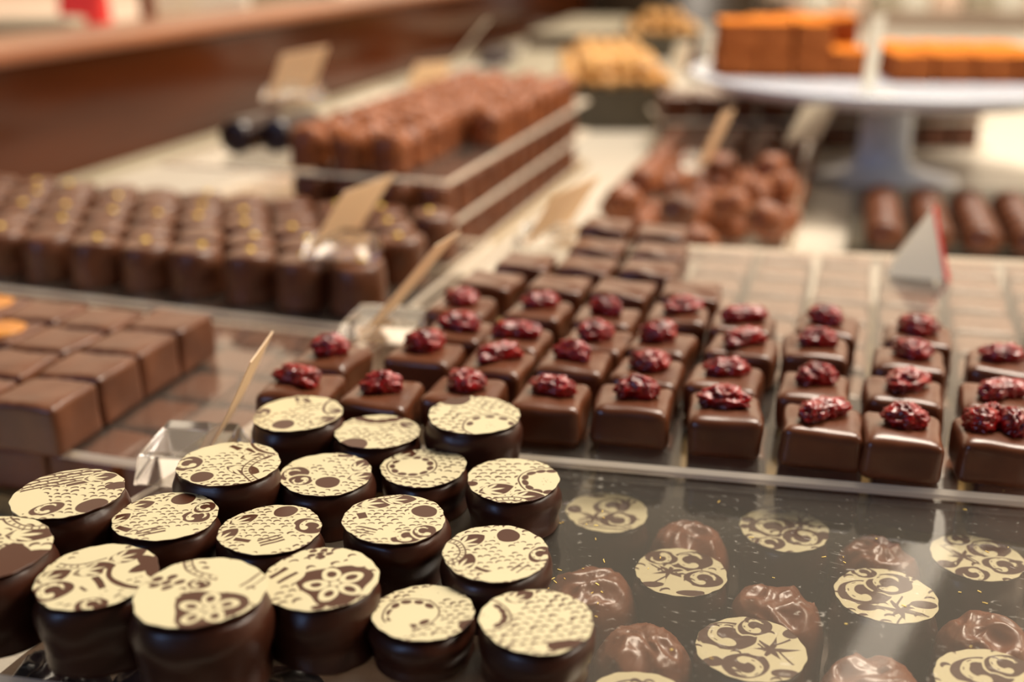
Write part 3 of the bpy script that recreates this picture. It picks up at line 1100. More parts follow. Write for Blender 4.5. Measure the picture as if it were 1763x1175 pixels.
# ------------------------------------------------------------------ left tray of filled squares
LZ = 2.9
sheet('acrylic_sheet', [(-48, 29.0), (-19.7, 28.9), (-19.3, 42.6), (-48, 43.2)], LZ,
      'clear acrylic sheet on the left carrying the large square chocolates')
big_me = [mesh('chocolate_body', *rbox(2.62, 2.45, 1.85, .2, 14, s + 60, .07, .8, .03, .03, (.7, .7, .42, .018)), M['truffle']) for s in
          range(4)]
V, Fc = lathe([(0, 0), (.95, 0), (.98, .03), (.8, .07), (0, .09)], 20)
noisy(V, .05, 2, 4)
orange_me = mesh('orange_glaze', V, Fc, M['orange'])
lb = [(65, 668, 0, 'nearest, at the left edge in front'), (139, 627, 0, 'right end of the second row'),
      (35, 622, 0, 'left neighbour in the second row'), (-55, 668, 0, 'cut off by the left edge, front row'),
      (213, 583, 0, 'right end of the third row'), (97, 586, 0, 'middle of the third row with dark sides showing'),
      (20, 567, 1, 'third row, orange glaze on top'), (281, 553, 0, 'back row, furthest right'),
      (170, 546, 0, 'back row, second from the right'), (70, 536, 0, 'back row, third from the right'),
      (-12, 524, 1, 'back row, orange glaze on top')]
lbp = []
for i, (px, py, og, lab) in enumerate(lb):
    x, y = at(px, py, LZ + 1.85)
    lbp.append([x, y])
for it in range(30):
    for i in range(len(lbp)):
        for j in range(i):
            dx, dy = lbp[i][0] - lbp[j][0], lbp[i][1] - lbp[j][1]
            ox, oy = 2.78 - abs(dx), 2.63 - abs(dy)
            if ox > 0 and oy > 0:
                if ox < oy:
                    lbp[i][0] += math.copysign(ox / 2, dx); lbp[j][0] -= math.copysign(ox / 2, dx)
                else:
                    lbp[i][1] += math.copysign(oy / 2, dy); lbp[j][1] -= math.copysign(oy / 2, dy)
for i, (px, py, og, lab) in enumerate(lb):
    x, y = lbp[i]
    t = thing('filled_square_chocolate', 'large square chocolate on the left sheet, ' + lab, 'chocolate', (x, y, LZ), math.radians(RND.uniform(-4, 4)),
              'large square chocolates on the left sheet')
    link('chocolate_body', big_me[i % 4], t, (0, 0, 0), (i % 2) * math.pi)
    if og: link('orange_glaze', orange_me, t, (0, 0, 1.86), 0)
# lower layer seen through the sheet
ll_me = [mesh('ridged_chocolate', *rbox(2.75, 2.6, 1.7, .25, 14, s + 80, .08, .8, .03, .03, (.7, .7, .42, .02)), M['mid']) for s in range(3)]
for i in range(7):
    for j in range(5):
        x, y = -21.3 - i * 3.0 + j * .1, 30.5 + j * 2.9
        if i > 3 and 0 < j: continue
        t = link('ridged_chocolate', ll_me[(i + j) % 3], None, (x, y, 0.85), math.radians(RND.uniform(-4, 4)))
        tag(t, 'ridged chocolate under the left sheet, %s row from front, %s from right' % (ordinal(j, 0), ordinal(i, 0)),
            'chocolate', 'ridged chocolates under the left sheet')
slab('base_board', [(-47.5, 28.8), (-19.6, 28.8), (-19.6, 43.4), (-47.5, 43.4)], 0, .85, [M['board']],
     'gold board under the ridged chocolates at the left front', 'board')

# ------------------------------------------------------------------ gold dotted truffles
TZ = 2.9
sheet('acrylic_sheet', [(-58, 44.6), (-19.2, 43.4), (-19.2, 59.6), (-58, 60.6)], TZ,
      'clear acrylic sheet carrying the gold dotted round truffles')


def truffle_mesh(R, h, seed, top=.35):
    prof = catmull([(0, 0), (R * .9, 0), (R * 1.0, h * .08), (R * .97, h * .3), (R * .98, h * .6), (R * .96, h * .80),
                    (R * .86, h * .95), (R * .55, h * .99), (0, h)], 3)
    V, Fc = lathe(prof, 26)
    noisy(V, .11, .9, seed)
    for v in V: v[2] = max(0, v[2])
    return mesh('chocolate_body', V, Fc, M['truffle'])


tr_me = [truffle_mesh(1.33, 2.35, s) for s in range(5)]
V, Fc = lathe([(0, 0), (.19, .0), (.21, .04), (.13, .12), (0, .15)], 8)
noisy(V, .04, 8, 3)
dot_me = mesh('gold_leaf', V, Fc, M['gold'])
tr = 0
for j in range(5):
    for i in range(13):
        x = -21.3 - i * 2.86 - (j % 2) * 1.35 + RND.uniform(-.07, .07) - .05 * j
        y = 46.0 + j * 2.5 + (i * .05) + RND.uniform(-.12, .12)
        px_ = x
        if x < -55: continue
        t = thing('gold_dotted_truffle', 'round truffle dotted with gold, %s row from the front, %s from the right' % (
            ordinal(j, 0), ordinal(i, 0)), 'chocolate', (x, y, TZ), RND.uniform(0, 6), 'gold dotted truffles')
        link('chocolate_body', tr_me[(i * 3 + j) % 5], t)
        if RND.random() < .55: link('gold_leaf', dot_me, t, (RND.uniform(-.35, .35), RND.uniform(-.35, .35), 2.33), i)
        tr += 1
tl_me = truffle_mesh(1.22, 1.9, 9)
for i in range(12):
    t = link('round_truffle', tl_me, None, (-21.4 - i * 2.62, 45.3 + i * .03, .7), i)
    tag(t, 'round truffle under the truffle sheet in its front row, %s from the right' % ordinal(i, 0), 'chocolate',
        'truffles under the gold dotted ones')
slab('base_board', [(-57, 43.9), (-19.4, 43.9), (-19.4, 59.4), (-57, 60)], 0, .7, [M['darkboard']],
     'dark board under the gold dotted truffles', 'board')

# ------------------------------------------------------------------ three storey truffle tray in the middle distance
BX0, BX1, BY0, BY1 = -41.5, -22.2, 60.9, 96.0
for zt, nm in ((5.9, 'top'), (3.3, 'middle'), (0.75, 'lowest')):
    sheet('acrylic_sheet', [(BX0, BY0 + (0 if nm == 'top' else .3)), (BX1, BY0 - .2), (BX1, BY1), (BX0, BY1)], zt,
          '%s acrylic sheet of the three storey truffle tray in the middle distance' % nm, 0.22)
slab('base_board', [(BX0, BY0), (BX1, BY0), (BX1, BY1), (BX0, BY1)], 0, .5, [M['board']],
     'gold board at the foot of the three storey truffle tray', 'board')


def rough_truffle(R, h, seed, amp):
    prof = catmull([(0, 0), (R * .9, 0), (R, h * .1), (R * .96, h * .4), (R * 1.0, h * .7), (R * .82, h * .93), (R * .4, h), (0, h)], 3)
    V, Fc = lathe(prof, 24)
    off = Vector((seed * 2.1, seed * 8.3, 0))
    for v in V:
        t = max(0, v[2] / h - .6) / .4
        v[2] += t * amp * (1 - 2.2 * abs(noise.noise(Vector((v[0], v[1], 0)) * 1.3 + off)))
        n = noise.noise_vector(Vector(v) * .8 + off)
        v[0] += n.x * .12
        v[1] += n.y * .12
        v[2] = max(v[2], 0)
    return V, Fc


rt_me = [mesh('rough_truffle', *rough_truffle(1.22, 2.15, s, .45), M['rough']) for s in range(4)]
st_me = [mesh('round_truffle', *rough_truffle(1.22, 2.15, s + 9, .08), M['mid']) for s in range(4)]
for j in range(12):
    for i in range(4):
        x, y = -23.6 - i * 2.72, 62.4 + j * 2.7
        lab = '%s column from the right, %s from the front' % (ordinal(i, 0), ordinal(j, 0))
        t = link('round_truffle', st_me[(i + j) % 4], None, (x, y, 3.3), i * 2 + j)
        tag(t, 'round truffle on the middle storey, ' + lab, 'chocolate', 'truffles on the middle storey')
        if i == 0 or j == 0:
            t = link('round_truffle', st_me[(i + j + 1) % 4], None, (x, y, .75), i * 2 + j)
            tag(t, 'round truffle on the lowest storey, ' + lab, 'chocolate', 'truffles on the lowest storey')
for j in range(12):
    for i in range(4):
        if i == 3 and j < 4: continue
        x, y = -31.9 + i * 2.72 + RND.uniform(-.1, .1), 62.6 + j * 2.68 + RND.uniform(-.1, .1)
        t = link('rough_truffle', rt_me[(i + 2 * j) % 4], None, (x, y, 5.9), i + j * 2)
        tag(t, 'rough topped truffle on the top storey, %s column from left, %s from front' % (ordinal(i, 0), ordinal(j, 0)),
            'chocolate', 'rough truffles on the top storey')
for k, (x, y) in enumerate([(-38.3, 64.5), (-36.0, 65.6)]):
    V, Fc = lathe([(0, 0), (.9, 0), (1.08, .12), (1.1, 1), (1.1, 4.6), (1.05, 5.0), (.9, 5.1), (0, 5.1)], 20)
    V = [[a, c, b + 1.08] for a, b, c in V]
    Fc = [tuple(reversed(f)) for f in Fc]
    noisy(V, .08, .8, k + 3)
    zm = min(v[2] for v in V)
    V = [[a, b, c - zm] for a, b, c in V]
    t = link('chocolate_log', mesh('chocolate_log', V, Fc, M['black']), None, (x, y, 5.9), -.05)
    tag(t, ('dark chocolate log lying at the left end of the top storey', 'dark chocolate log lying behind the other one on the top storey')[k],
        'chocolate', 'dark logs on the top storey')

# ------------------------------------------------------------------ striped rounds tray
sheet('acrylic_sheet', [at(985, 432, 1.6), at(1352, 432, 1.6), at(1398, 232, 1.6), at(1150, 228, 1.6)], 1.6,
      'acrylic sheet under the striped round chocolates right of the cream gap')


def striped(R, seed):
    prof = catmull([(0, 0), (R * .7, 0), (R, R * .45), (R * .98, R * .8), (R * .75, R * 1.25), (R * .4, R * 1.45), (0, R * 1.5)], 3)
    V, Fc = lathe(prof, 24)
    for v in V:
        v[1] *= 1.0
        if v[2] > R * .8: v[2] += .08 * math.sin(v[0] * 7.5 + seed) + .03 * math.sin(v[1] * 5)
    noisy(V, .12, .9, seed)
    for v in V: v[2] = max(0, v[2])
    return mesh('striped_chocolate', V, Fc, M['rough'])


sb = [striped(1.14, s) for s in range(4)]
A0, B0 = at(1015, 415, 1.6), at(1325, 420, 1.6)
n = 0
for j in range(15):
    for i in range(5):
        if (j in (2, 3, 4) and i == 1) or (j in (0, 1) and i in (0,)) : continue
        f = i / 4
        x = A0[0] + (B0[0] - A0[0]) * f + j * -.02 + .35 * (j % 2) + RND.uniform(-.1, .1)
        y = A0[1] + (B0[1] - A0[1]) * f + 1.4 + j * 2.3
        x = max(-14.6, x)
        t = link('striped_chocolate', sb[(i + 3 * j) % 4], None, (x, y, 1.6), RND.uniform(-.5, .5))
        tag(t, 'striped round chocolate right of cream gap, %s row from front, %s from left' % (
            ordinal(j, 0) if j < 12 else ('third from last', 'second from last', 'last')[j - 12], ordinal(i, 0)), 'chocolate', 'striped round chocolates')
        n += 1
dark_ball = sb[1].copy()
dark_ball.materials[0] = M['truffle']
for k, (px, py) in enumerate([(1170, 338), (1240, 268), (1330, 270), (1300, 310), (1345, 300), (1075, 325), (1110, 290), (1260, 330), (1320, 355), (1200, 395)]):
    x, y = at(px, py, 5.0)
    t = link('striped_chocolate', dark_ball if k == 0 else sb[k % 4], None, (x, y, 3.45), k)
    tag(t, ('dark ball shaped chocolate directly in front of the brown card on the striped rounds' if k == 0 else
            'striped round chocolate of the upper heap, %s counted from the dark ball' % ordinal(k, 0)), 'chocolate', 'heaped striped rounds')
# clear side wall of that tray
a, b = at(1356, 432, 0.2), at(1402, 236, 0.2)
slab('clear_panel', [a, (a[0] + .3, a[1]), (b[0] + .3, b[1]), b], 0, 3.4, [M['sheet'], M['edge']],
     'clear upright acrylic panel right of the striped rounds', 'acrylic panel')

# ------------------------------------------------------------------ rippled bars on the right
slab('tray', [at(1455, 442, .2), at(1900, 452, .2), at(1900, 345, .2), at(1470, 335, .2)], 0, .9, [M['tin']],
     'shallow dark tray under the rippled milk chocolates on the right', 'tray')
V, Fc = lathe(catmull([(0, 0), (.85, 0), (1.15, .3), (1.2, .75), (.98, 1.3), (.5, 1.62), (0, 1.7)], 3), 24)
for v in V: v[1] *= .82
noisy(V, .1, 1.1, 5)
for v in V: v[2] = max(0, v[2])
rip = mesh('rippled_chocolate', V, Fc, M['mid'])
for i in range(5):
    x0, y0 = at(1522 + i * 84, 428 + i * 5, .9)
    for j in range(6):
        t = link('rippled_chocolate', rip, None, (x0 - .04 * j, y0 + 1 + j * 2.05, .9 ), RND.uniform(-.2, .2))
        tag(t, 'rippled milk chocolate on the right, %s column from left, %s from front' % (ordinal(i, 0), ordinal(j, 0)),
            'chocolate', 'rippled milk chocolates')

# ------------------------------------------------------------------ cake stand with cocoa cubes
SX, SY = 2.3, 98.5
st = thing('cake_stand', 'white ceramic cake stand carrying the cocoa dusted cubes', 'cake stand', (SX, SY, 0))
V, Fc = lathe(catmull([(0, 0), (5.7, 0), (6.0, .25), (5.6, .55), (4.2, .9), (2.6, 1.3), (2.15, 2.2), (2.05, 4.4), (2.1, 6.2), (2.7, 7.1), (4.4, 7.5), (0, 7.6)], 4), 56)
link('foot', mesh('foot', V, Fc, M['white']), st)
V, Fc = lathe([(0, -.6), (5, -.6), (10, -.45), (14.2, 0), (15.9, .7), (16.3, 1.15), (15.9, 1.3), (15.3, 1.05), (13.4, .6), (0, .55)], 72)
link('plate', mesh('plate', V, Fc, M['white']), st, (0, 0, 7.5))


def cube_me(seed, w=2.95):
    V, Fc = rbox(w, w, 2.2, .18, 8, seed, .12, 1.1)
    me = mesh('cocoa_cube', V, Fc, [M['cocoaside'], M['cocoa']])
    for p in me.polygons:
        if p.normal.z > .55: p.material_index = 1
    return me


cm_ = [cube_me(s) for s in range(4)]
e1 = (math.cos(.2), math.sin(.2))
e2 = (-e1[1], e1[0])


def stand_pt(u, v): return (-11.6 + e1[0] * u + e2[0] * v, 96.2 + e1[1] * u + e2[1] * v)


cc = 0
rows_ = ['front row', 'second row', 'third row', 'back row']
for j in range(4):
    for i in range(4):
        x, y = stand_pt(1.6 + i * 3.1, 1.6 + j * 3.1)
        if math.hypot(x - SX, y - SY) > 14.2 : continue
        t = link('cocoa_cube', cm_[cc % 4], None, (x, y, 8.08), .2 + RND.uniform(-.05, .05))
        tag(t, 'cocoa dusted cube, bottom layer of taller pile, %s, %s from left' % (rows_[j], ordinal(i, 0)), 'confection', 'cocoa cubes on the stand')
        if not (i == 3 and j < 2):
            t = link('cocoa_cube', cm_[(cc + 1) % 4], None, (x + RND.uniform(-.15, .15), y, 10.28), .2 + RND.uniform(-.08, .08))
            tag(t, 'cocoa dusted cube, top layer of taller pile, %s, %s from left' % (rows_[j], ordinal(i, 0)), 'confection', 'cocoa cubes on the stand')
        cc += 1
    for i in range(4):
        x, y = stand_pt(15.4 + i * 3.15, -.4 + j * 3.1)
        if math.hypot(x - SX, y - SY) > 14.6: continue
        t = link('cocoa_cube', cm_[cc % 4], None, (x, y, 8.08), .2 + RND.uniform(-.05, .05))
        tag(t, 'cocoa dusted cube in the single layer right of the card, %s, %s from left' % (rows_[j], ordinal(i, 0)), 'confection', 'cocoa cubes on the stand')
        cc += 1

# ------------------------------------------------------------------ further trays behind
a, b = at(1135, 262, 0), at(1700, 262, 0)
dx, dy = b[0] - a[0], b[1] - a[1]
Ln = math.hypot(dx, dy)
dx, dy = dx / Ln, dy / Ln


def bt(u, v): return (a[0] + dx * u - dy * v, a[1] + dy * u + dx * v)


for z0, nm in ((2.9, 'upper'), (.3, 'lower')):
    sheet('acrylic_sheet', [bt(0, 0), bt(Ln, 0), bt(Ln, 9), bt(0, 9)], z0, '%s acrylic sheet of the tray behind the cake stand' % nm, .25 if z0 > 1 else .2)
bk_me = mesh('dark_square_chocolate', *rbox(2.7, 2.6, 2.2, .25, 8, 5, .1, .8), M['square'])
for z0, nm in ((2.9, 'upper'), (.3, 'lower')):
    for i in range(int(Ln / 3)):
        for j in range(2):
            x, y = bt(1.6 + i * 3.0, 1.6 + j * 2.9)
            t = link('dark_square_chocolate', bk_me, None, (x, y, z0), math.atan2(dy, dx))
            tag(t, 'dark square chocolate behind the cake stand, %s storey, %s row, %s from left' % (nm, ('front', 'back')[j], ordinal(i, 0)),
                'chocolate', 'dark squares behind the stand')


def heap(label, group, cx, cy, rz, w, d, z0, layers, me, name, cat, pitch):
    k = 0
    for L in range(layers):
        nx, ny = int((w - L * pitch * 1.3) / pitch), int((d - L * pitch * 1.6) / pitch)
        for i in range(nx):
            for j in range(ny):
                u, v = (i - (nx - 1) / 2) * pitch + RND.uniform(-.15, .15), (j - (ny - 1) / 2) * pitch + RND.uniform(-.15, .15)
                x, y = cx + u * math.cos(rz) - v * math.sin(rz), cy + u * math.sin(rz) + v * math.cos(rz)
                t = link(name, me, None, (x, y, z0 + L * pitch * .75), RND.uniform(0, 6))
                tag(t, label, cat, group)
                k += 1


# golden nut clusters
V, Fc = lathe(catmull([(0, 0), (.6, .05), (.95, .5), (.8, 1.1), (.4, 1.4), (0, 1.45)], 3), 16)
noisy(V, .45, 1.3, 8)
for v in V: v[2] = max(0, v[2])
nut = mesh('nut_cluster', V, Fc, M['nut'])


def dish(px, py, w, d, h, label, rz=YAW, mat='tin'):
    x, y = at(px, py, 0)
    global dish_t
    dish_t = t = thing('tray', label, 'tray', (x, y, 0), rz)
    V, Fc = [], []
    for bx in ((-w / 2, w / 2, 0, d, 0, .4), (-w / 2, w / 2, 0, .4, .4, h), (-w / 2, w / 2, d - .4, d, .4, h), (-w / 2, -w / 2 + .4, .4, d - .4, .4, h),
               (w / 2 - .4, w / 2, .4, d - .4, .4, h)):
        v, f = box(*bx)
        b_ = len(V)
        V += v
        Fc += [tuple(q + b_ for q in g) for g in f]
    link('dish', mesh('dish', V, Fc, M[mat], False), t)
    return x - math.sin(rz) * d / 2, y + math.cos(rz) * d / 2


cx, cy = dish(1062, 226, 11.5, 31, 4.3, 'deep dark tray holding the golden nut clusters left of the cake stand', .26)
v, f = box(-4.3, 4.3, -14, 14, 0, 3.6)
link('insert', mesh('insert', v, f, M['tin'], False), dish_t, (0, 15, .4))
heap('golden nut cluster heaped in the deep dark tray left of the cake stand', 'golden nut clusters', cx, cy, .26, 11.4, 30, 4.0, 2, nut, 'nut_cluster',
     'confection', 1.9)
cx, cy = dish(1142, 104, 12, 20, 4, 'dark bowl shaped tray of pale nuts furthest back in the centre', .2)
v, f = box(-5.5, 5.5, -9.5, 9.5, 0, 3.2)
link('insert', mesh('insert', v, f, M['tin'], False), dish_t, (0, 10, .4))
heap('pale nut cluster in the furthest dark tray', 'pale nut clusters', cx, cy, .2, 11.5, 19, 3.6, 2, nut, 'nut_cluster', 'confection', 2.3)

slab('tray', [at(905, 92, 0), at(1065, 94, 0), at(1085, 56, 0), at(985, 56, 0)], 0, 3.2, [M['grey'], M['darkboard']],
     'flat beige topped tray with dark sides in the far centre', 'tray')
slab('tray', [at(860, 150, 0), at(1010, 158, 0), at(1062, 100, 0), at(900, 96, 0)], 0, 1.2, [M['grey'], M['tin']],
     'low grey tray between the truffle tray and the far beige tray', 'tray')
for k, (px, py, r) in enumerate([(845, 98, 2.0), (868, 90, 1.9), (1215, 108, 2.2), (1196, 92, 2), (1052, 40, 2.4)]):
    x, y = at(px, py + 12, 1.3)
    V, Fc = lathe(catmull([(0, 0), (r * .9, 0), (r, r * .3), (r * .8, r * .9), (0, r * 1.1)], 3), 18)
    noisy(V, .3, .6, k)
    for v in V: v[2] = max(0, v[2])
    t = link('dark_praline', mesh('dark_praline', V, Fc, M['black']), None, (x, y, 1.2 if k < 2 else 0))
    tag(t, ('large dark praline on the low grey tray beside the long white card', 'large dark praline on the low grey tray, right of its neighbour',
            'large dark praline just left of the cocoa cubes', 'large dark praline behind the white card with a red edge',
            'large dark praline on the far side of the flat beige tray')[k], 'chocolate')

# ------------------------------------------------------------------ name cards and holders
def card(px, py, z, bear, lean, w, h, label, mat='kraft', bend=0.0, redge=False):
    x, y = at(px, py, z)
    b, l = math.radians(bear), math.radians(lean)
    W = Vector((-math.sin(b), math.cos(b), 0))
    N = Vector((math.cos(b), math.sin(b), 0))
    Uv = N * math.sin(l) + Vector((0, 0, math.cos(l)))
    T = W.cross(Uv).normalized()
    V, Fc = [], []
    nu = 8
    for i in range(nu + 1):
        for (s, tt) in ((0, 0), (1, 0), (1, 1), (0, 1)):
            hh = h * i / nu
            p = W * (w * s) + Uv * hh + T * (bend * math.sin(i / nu * math.pi) + (tt - .5) * .035) + T * (bend * .6 * (i / nu) ** 3)
            V.append(tuple(p))
    for i in range(nu):
        a_ = i * 4
        for q in range(4):
            Fc.append((a_ + q, a_ + (q + 1) % 4, a_ + 4 + (q + 1) % 4, a_ + 4 + q))
    Fc += [(3, 2, 1, 0), (nu * 4, nu * 4 + 1, nu * 4 + 2, nu * 4 + 3)]
    t = thing('name_card', label, 'card', (x, y, z), 0)
    link('card_sheet', mesh('card_sheet', V, Fc, M[mat], False), t)
    if redge:
        V2, F2 = [], []
        for (s, i) in ((1, 0), (1.0, 1)):
            for tt in (-.03, .03):
                for dw in (-.12, .04):
                    p = W * (w * s + dw) + Uv * (h * i) + T * tt
                    V2.append(tuple(p))
        F2 = [(0, 1, 3, 2), (4, 6, 7, 5), (0, 4, 5, 1), (2, 3, 7, 6), (0, 2, 6, 4), (1, 5, 7, 3)]
        link('red_edge', mesh('red_edge', V2, F2, M['red'], False), t)
    return t


def holder(px, py, z, rz, L, D, h, label):
    x, y = at(px, py, z)
    t = thing('card_holder', label, 'card holder', (x, y, z), rz)
    # clear block with sloping ends and a groove across the top
    V = [(-L / 2, -D / 2, 0), (L / 2, -D / 2, 0), (L / 2, D / 2, 0), (-L / 2, D / 2, 0),
         (-L * .46, -D * .40, h * .75), (L * .44, -D * .40, h * .75), (L * .40, D * .34, h), (-L * .40, D * .34, h)]
    F_ = [(3, 2, 1, 0), (4, 5, 6, 7), (0, 1, 5, 4), (1, 2, 6, 5), (2, 3, 7, 6), (3, 0, 4, 7)]
    me = mesh('clear_block', V, F_, M['glass'], False)
    o_ = link('clear_block', me, t)
    bv = o_.modifiers.new('bevel', 'BEVEL')
    bv.width = .06 * CM
    bv.segments = 2
    return t


holder(338, 806, 4.8, YAW * .6, 2.7, 2.6, 1.1, 'clear acrylic block at the left corner of the near sheet gripping the nearest tan card')
card(321, 838, 4.9, 14.5, 28.5, 2.5, 4.3, 'nearest tan name card, thin and curved, standing over the left of the front pile', bend=.1)
holder(668, 572, 5.12, .1, 3.2, 2.6, .8, 'clear acrylic block at the left corner of the cherry sheet')
card(612, 588, 5.2, -4, 40, 2.2, 5.2, 'tan name card leaning left of the cherry squares')
holder(592, 436, 5.3, .1, 3.3, 2.4, 1.0, 'clear acrylic block resting on the gold dotted truffles')
card(525, 440, 5.5, -8, 36, 4.4, 3.9, 'tan name card leaning above the gold dotted truffles')
holder(950, 418, 5.12, .1, 3.6, 2.6, .8, 'clear acrylic block behind the plain squares at the cream gap')
card(900, 424, 5.5, -11, 31, 5.4, 3.0, 'tan name card leaning over the cream gap in the centre')
holder(508, 172, 8.1, 0, 4.2, 2.4, 1.1, 'clear acrylic block standing on the rough truffles at the upper left')
card(459, 170, 8.4, -3, 25, 6.7, 3.4, 'tan name card leaning on the rough truffles at the upper left')
holder(1220, 292, 4.0, 0, 4.0, 2.6, 1.1, 'clear acrylic block among the striped rounds')
card(1197, 291, 5, -13, 23, 2.4, 4.0, 'brown name card leaning back among the striped rounds')
card(700, 150, 5.9, -38, 40, 3.9, 3.0, 'tan name card at the far end of the three storey tray')
card(770, 116, 8, 11, 41, 3.3, 5.3, 'long thin white name card with red tip in front of the dark cabinet', 'paperwhite')
card(1352, 245, 5.4, -50, 30, 2.9, 3.2, 'white name card below the rim of the cake stand', 'paperwhite')
card(1483, 160, 8.7, -14, 3, 3.6, 5.2, 'cream name card standing between the two groups of cocoa cubes', 'paperwhite')
card(1150, 132, 5, -17, 12, 4.2, 3.6, 'white name card with a red edge beside the golden nuts', 'paperwhite', redge=True)
holder(1507, 172, 8.35, .2, 3, 1.6, .6, 'small clear block holding the card on the cake stand rim')
# folded white tent with a red stripe at the back of the cherry sheet
x, y = at(1580, 478, CZ)
V = [(-1.3, 0, 0), (1.1, -.4, 0), (1.2, 2.0, 0), (-.9, 2.4, 0), (.55, 1.9, 2.7), (.62, 2.0, 2.7)]
t = thing('paper_tent', 'small folded white paper tent with a red stripe before the rippled chocolates', 'paper tent', (x, y, CZ), .1)
link('paper', mesh('paper', V, [(0, 1, 4), (1, 2, 5, 4), (2, 3, 5), (3, 0, 4, 5), (3, 2, 1, 0)], M['paperwhite'], False), t)
V = [(1.12, -.42, .03), (1.22, 2.0, .03), (.66, 2.05, 2.72), (.58, 1.88, 2.72), (1.30, -.42, .03), (1.36, 2.0, .03), (.78, 2.05, 2.72), (.72, 1.88, 2.72)]
link('red_stripe', mesh('red_stripe', V, [(0, 1, 2, 3), (7, 6, 5, 4), (0, 4, 5, 1), (1, 5, 6, 2), (2, 6, 7, 3), (3, 7, 4, 0)], M['red'], False), t)

# ------------------------------------------------------------------ edge strip and things in the far background
slab('counter_edge_strip', [(-61.4, 60.8), (-59.6, 60.8), (-59.6, 190), (-61.4, 250)], 0, .5, [M['grey']],
     'pale strip along the left edge of the counter beside the wooden ledge', 'strip')
V, Fc = box(-150, -71.6, 20, 300, -96, 9.4)
tag(link('back_counter', mesh('back_counter', V, Fc, M['pink'], False)), 'pale pink counter behind the wooden ledge at the upper left', 'counter')


def bgbox(px, py, z, w, d, h, mat, name, label, cat, rz=0.0):
    x, y = at(px, py, z)
    V, Fc = rbox(w, d, h, min(.6, h * .2), 5)
    return tag(link(name, mesh(name, V, Fc, M[mat]), None, (x, y + d / 2, z), rz), label, cat)


x, y = at(150, 48, 9.4)
t = thing('gift_bag', 'bright red gift bag standing behind the wooden ledge at the upper left', 'bag', (x, y, 9.4), .3)
V, Fc = rbox(4.6, 2.4, 5.0, .3, 6, 1, .2, .5, .12)
link('bag_body', mesh('bag_body', V, Fc, M['red']), t)
V, Fc = [], []
for k in range(9):
    a_ = math.pi * k / 8
    for q in range(6):
        b_ = 2 * math.pi * q / 6
        r_ = 1.0 + .12 * math.cos(b_)
        V.append((r_ * math.cos(a_), .12 * math.sin(b_), 4.8 + r_ * 1.3 * math.sin(a_)))
for k in range(8):
    for q in range(6):
        Fc.append((k * 6 + q, k * 6 + (q + 1) % 6, (k + 1) * 6 + (q + 1) % 6, (k + 1) * 6 + q))
link('handle', mesh('handle', V, Fc, M['red']), t)
bgbox(40, 72, 9.4, 9, 4, 2.2, 'grey', 'carton', 'flat grey green carton behind the ledge, left of the red bag', 'carton', .3)
bgbox(250, 42, 9.4, 1.6, 1.6, 7, 'mid', 'bottle', 'slim brown bottle behind the ledge, right of the red bag', 'bottle')
bgbox(330, 34, 9.4, 12, 4, 4, 'paperwhite', 'carton', 'white carton behind the wooden ledge right of the brown bottle', 'carton', .3)
bgbox(480, 14, 9.4, 14, 6, 3, 'grey', 'carton', 'long beige carton on the back counter furthest to the right', 'carton', .3)
bgbox(730, 84, 0, 1.6, 1.6, 16, 'paperwhite', 'post', 'thin white upright post in front of the dark cabinet', 'post')
V, Fc = box(-59, -24, 262, 290, -96, 26)
tag(link('cabinet', mesh('cabinet', V, Fc, M['darkcab'])), 'dark cabinet in the far centre behind the counter', 'cabinet')
bgbox(1560, 40, 0, 60, 30, 5, 'pink', 'tray', 'long pale pink tray behind the cocoa cubes at the upper right', 'tray', .3)
bgbox(1300, 14, 0, 24, 30, 6, 'kraft', 'tray', 'tan tray behind the taller pile of cocoa cubes', 'tray', .3)
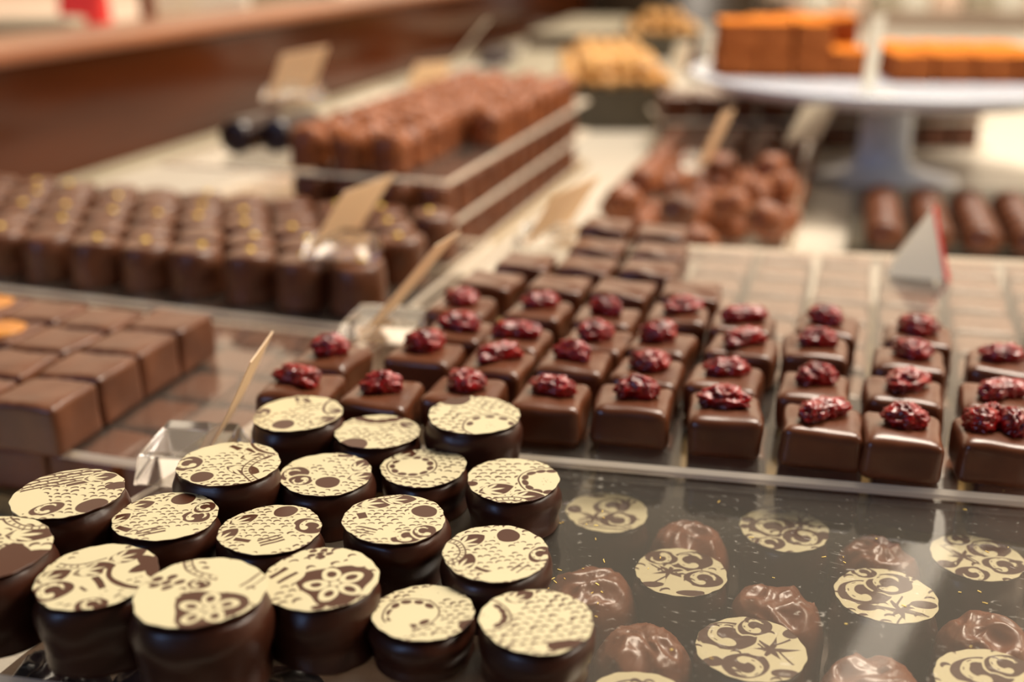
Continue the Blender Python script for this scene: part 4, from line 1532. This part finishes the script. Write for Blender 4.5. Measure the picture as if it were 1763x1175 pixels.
for k in range(7):
    bgbox(1405 + k * 55, 22, 5, 5.2, 5.2, 3.6, ('paperwhite', 'pink', 'grey')[k % 3], 'wrapped_box',
          'small pale wrapped box on the far pink tray, %s from the left' % ordinal(k, 0), 'box', .3)['group'] = 'wrapped boxes on the far pink tray'

# caramel slabs under the left part of the three storey tray
car = mesh('caramel_square', *rbox(2.6, 2.5, 1.6, .25, 8, 3, .1, .9), M['nut'])
car2 = mesh('caramel_square', *rbox(2.6, 2.5, 1.6, .25, 8, 4, .1, .9), M['orange'])
for i in range(3):
    for j in range(7):
        t = link('caramel_square', car2 if (i * 3 + j) % 5 == 0 else car, None, (-35.0 - i * 2.75, 62.6 + j * 2.8, .75), 0)
        tag(t, 'caramel coloured square under the three storey tray, %s column from right, %s from front' % (ordinal(i, 0), ordinal(j, 0)),
            'confection', 'caramel squares at the left of the three storey tray')
# glowing bar added out of view for the diagonal reflection in the near sheet
m, nt, p = new_mat('bar_glow_surface')
p.inputs['Base Color'].default_value = (0.9, 0.85, 0.75, 1)
p.inputs['Emission Color'].default_value = (1.0, 0.86, 0.68, 1)
p.inputs['Emission Strength'].default_value = 3.8
M['glowbar'] = m
p0, p1 = Vector((26, 108, 0)), Vector((-13, 41, 69))
dv = (p1 - p0).normalized()
sd = dv.cross(Vector((0, 0, 1))).normalized() * 1.3
nn = dv.cross(sd).normalized() * .5


def barmesh(name, t0, t1, k, mat):
    q0, q1 = p0.lerp(p1, t0), p0.lerp(p1, t1)
    V = [tuple(p + a_ * sd * k + b_ * nn * k) for p in (q0, q1) for a_, b_ in ((-1, -1), (1, -1), (1, 1), (-1, 1))]
    V = [(a_ - p0.x, b_ - p0.y, max(0, c_)) for a_, b_, c_ in V]
    return mesh(name, V, [(3, 2, 1, 0), (4, 5, 6, 7), (0, 1, 5, 4), (1, 2, 6, 5), (2, 3, 7, 6), (3, 0, 4, 7)], M[mat], False)


t = thing('reflection_bar', 'slanted glowing bar added out of view for the pale diagonal reflection in the near sheet', 'glowbar', tuple(p0))
link('bar_pole', barmesh('bar_pole', 0, .40, .6, 'tin'), t)  # pole added to carry the bar down to the counter
link('bar_glow', barmesh('bar_glow', .40, 1, 1, 'glowbar'), t)
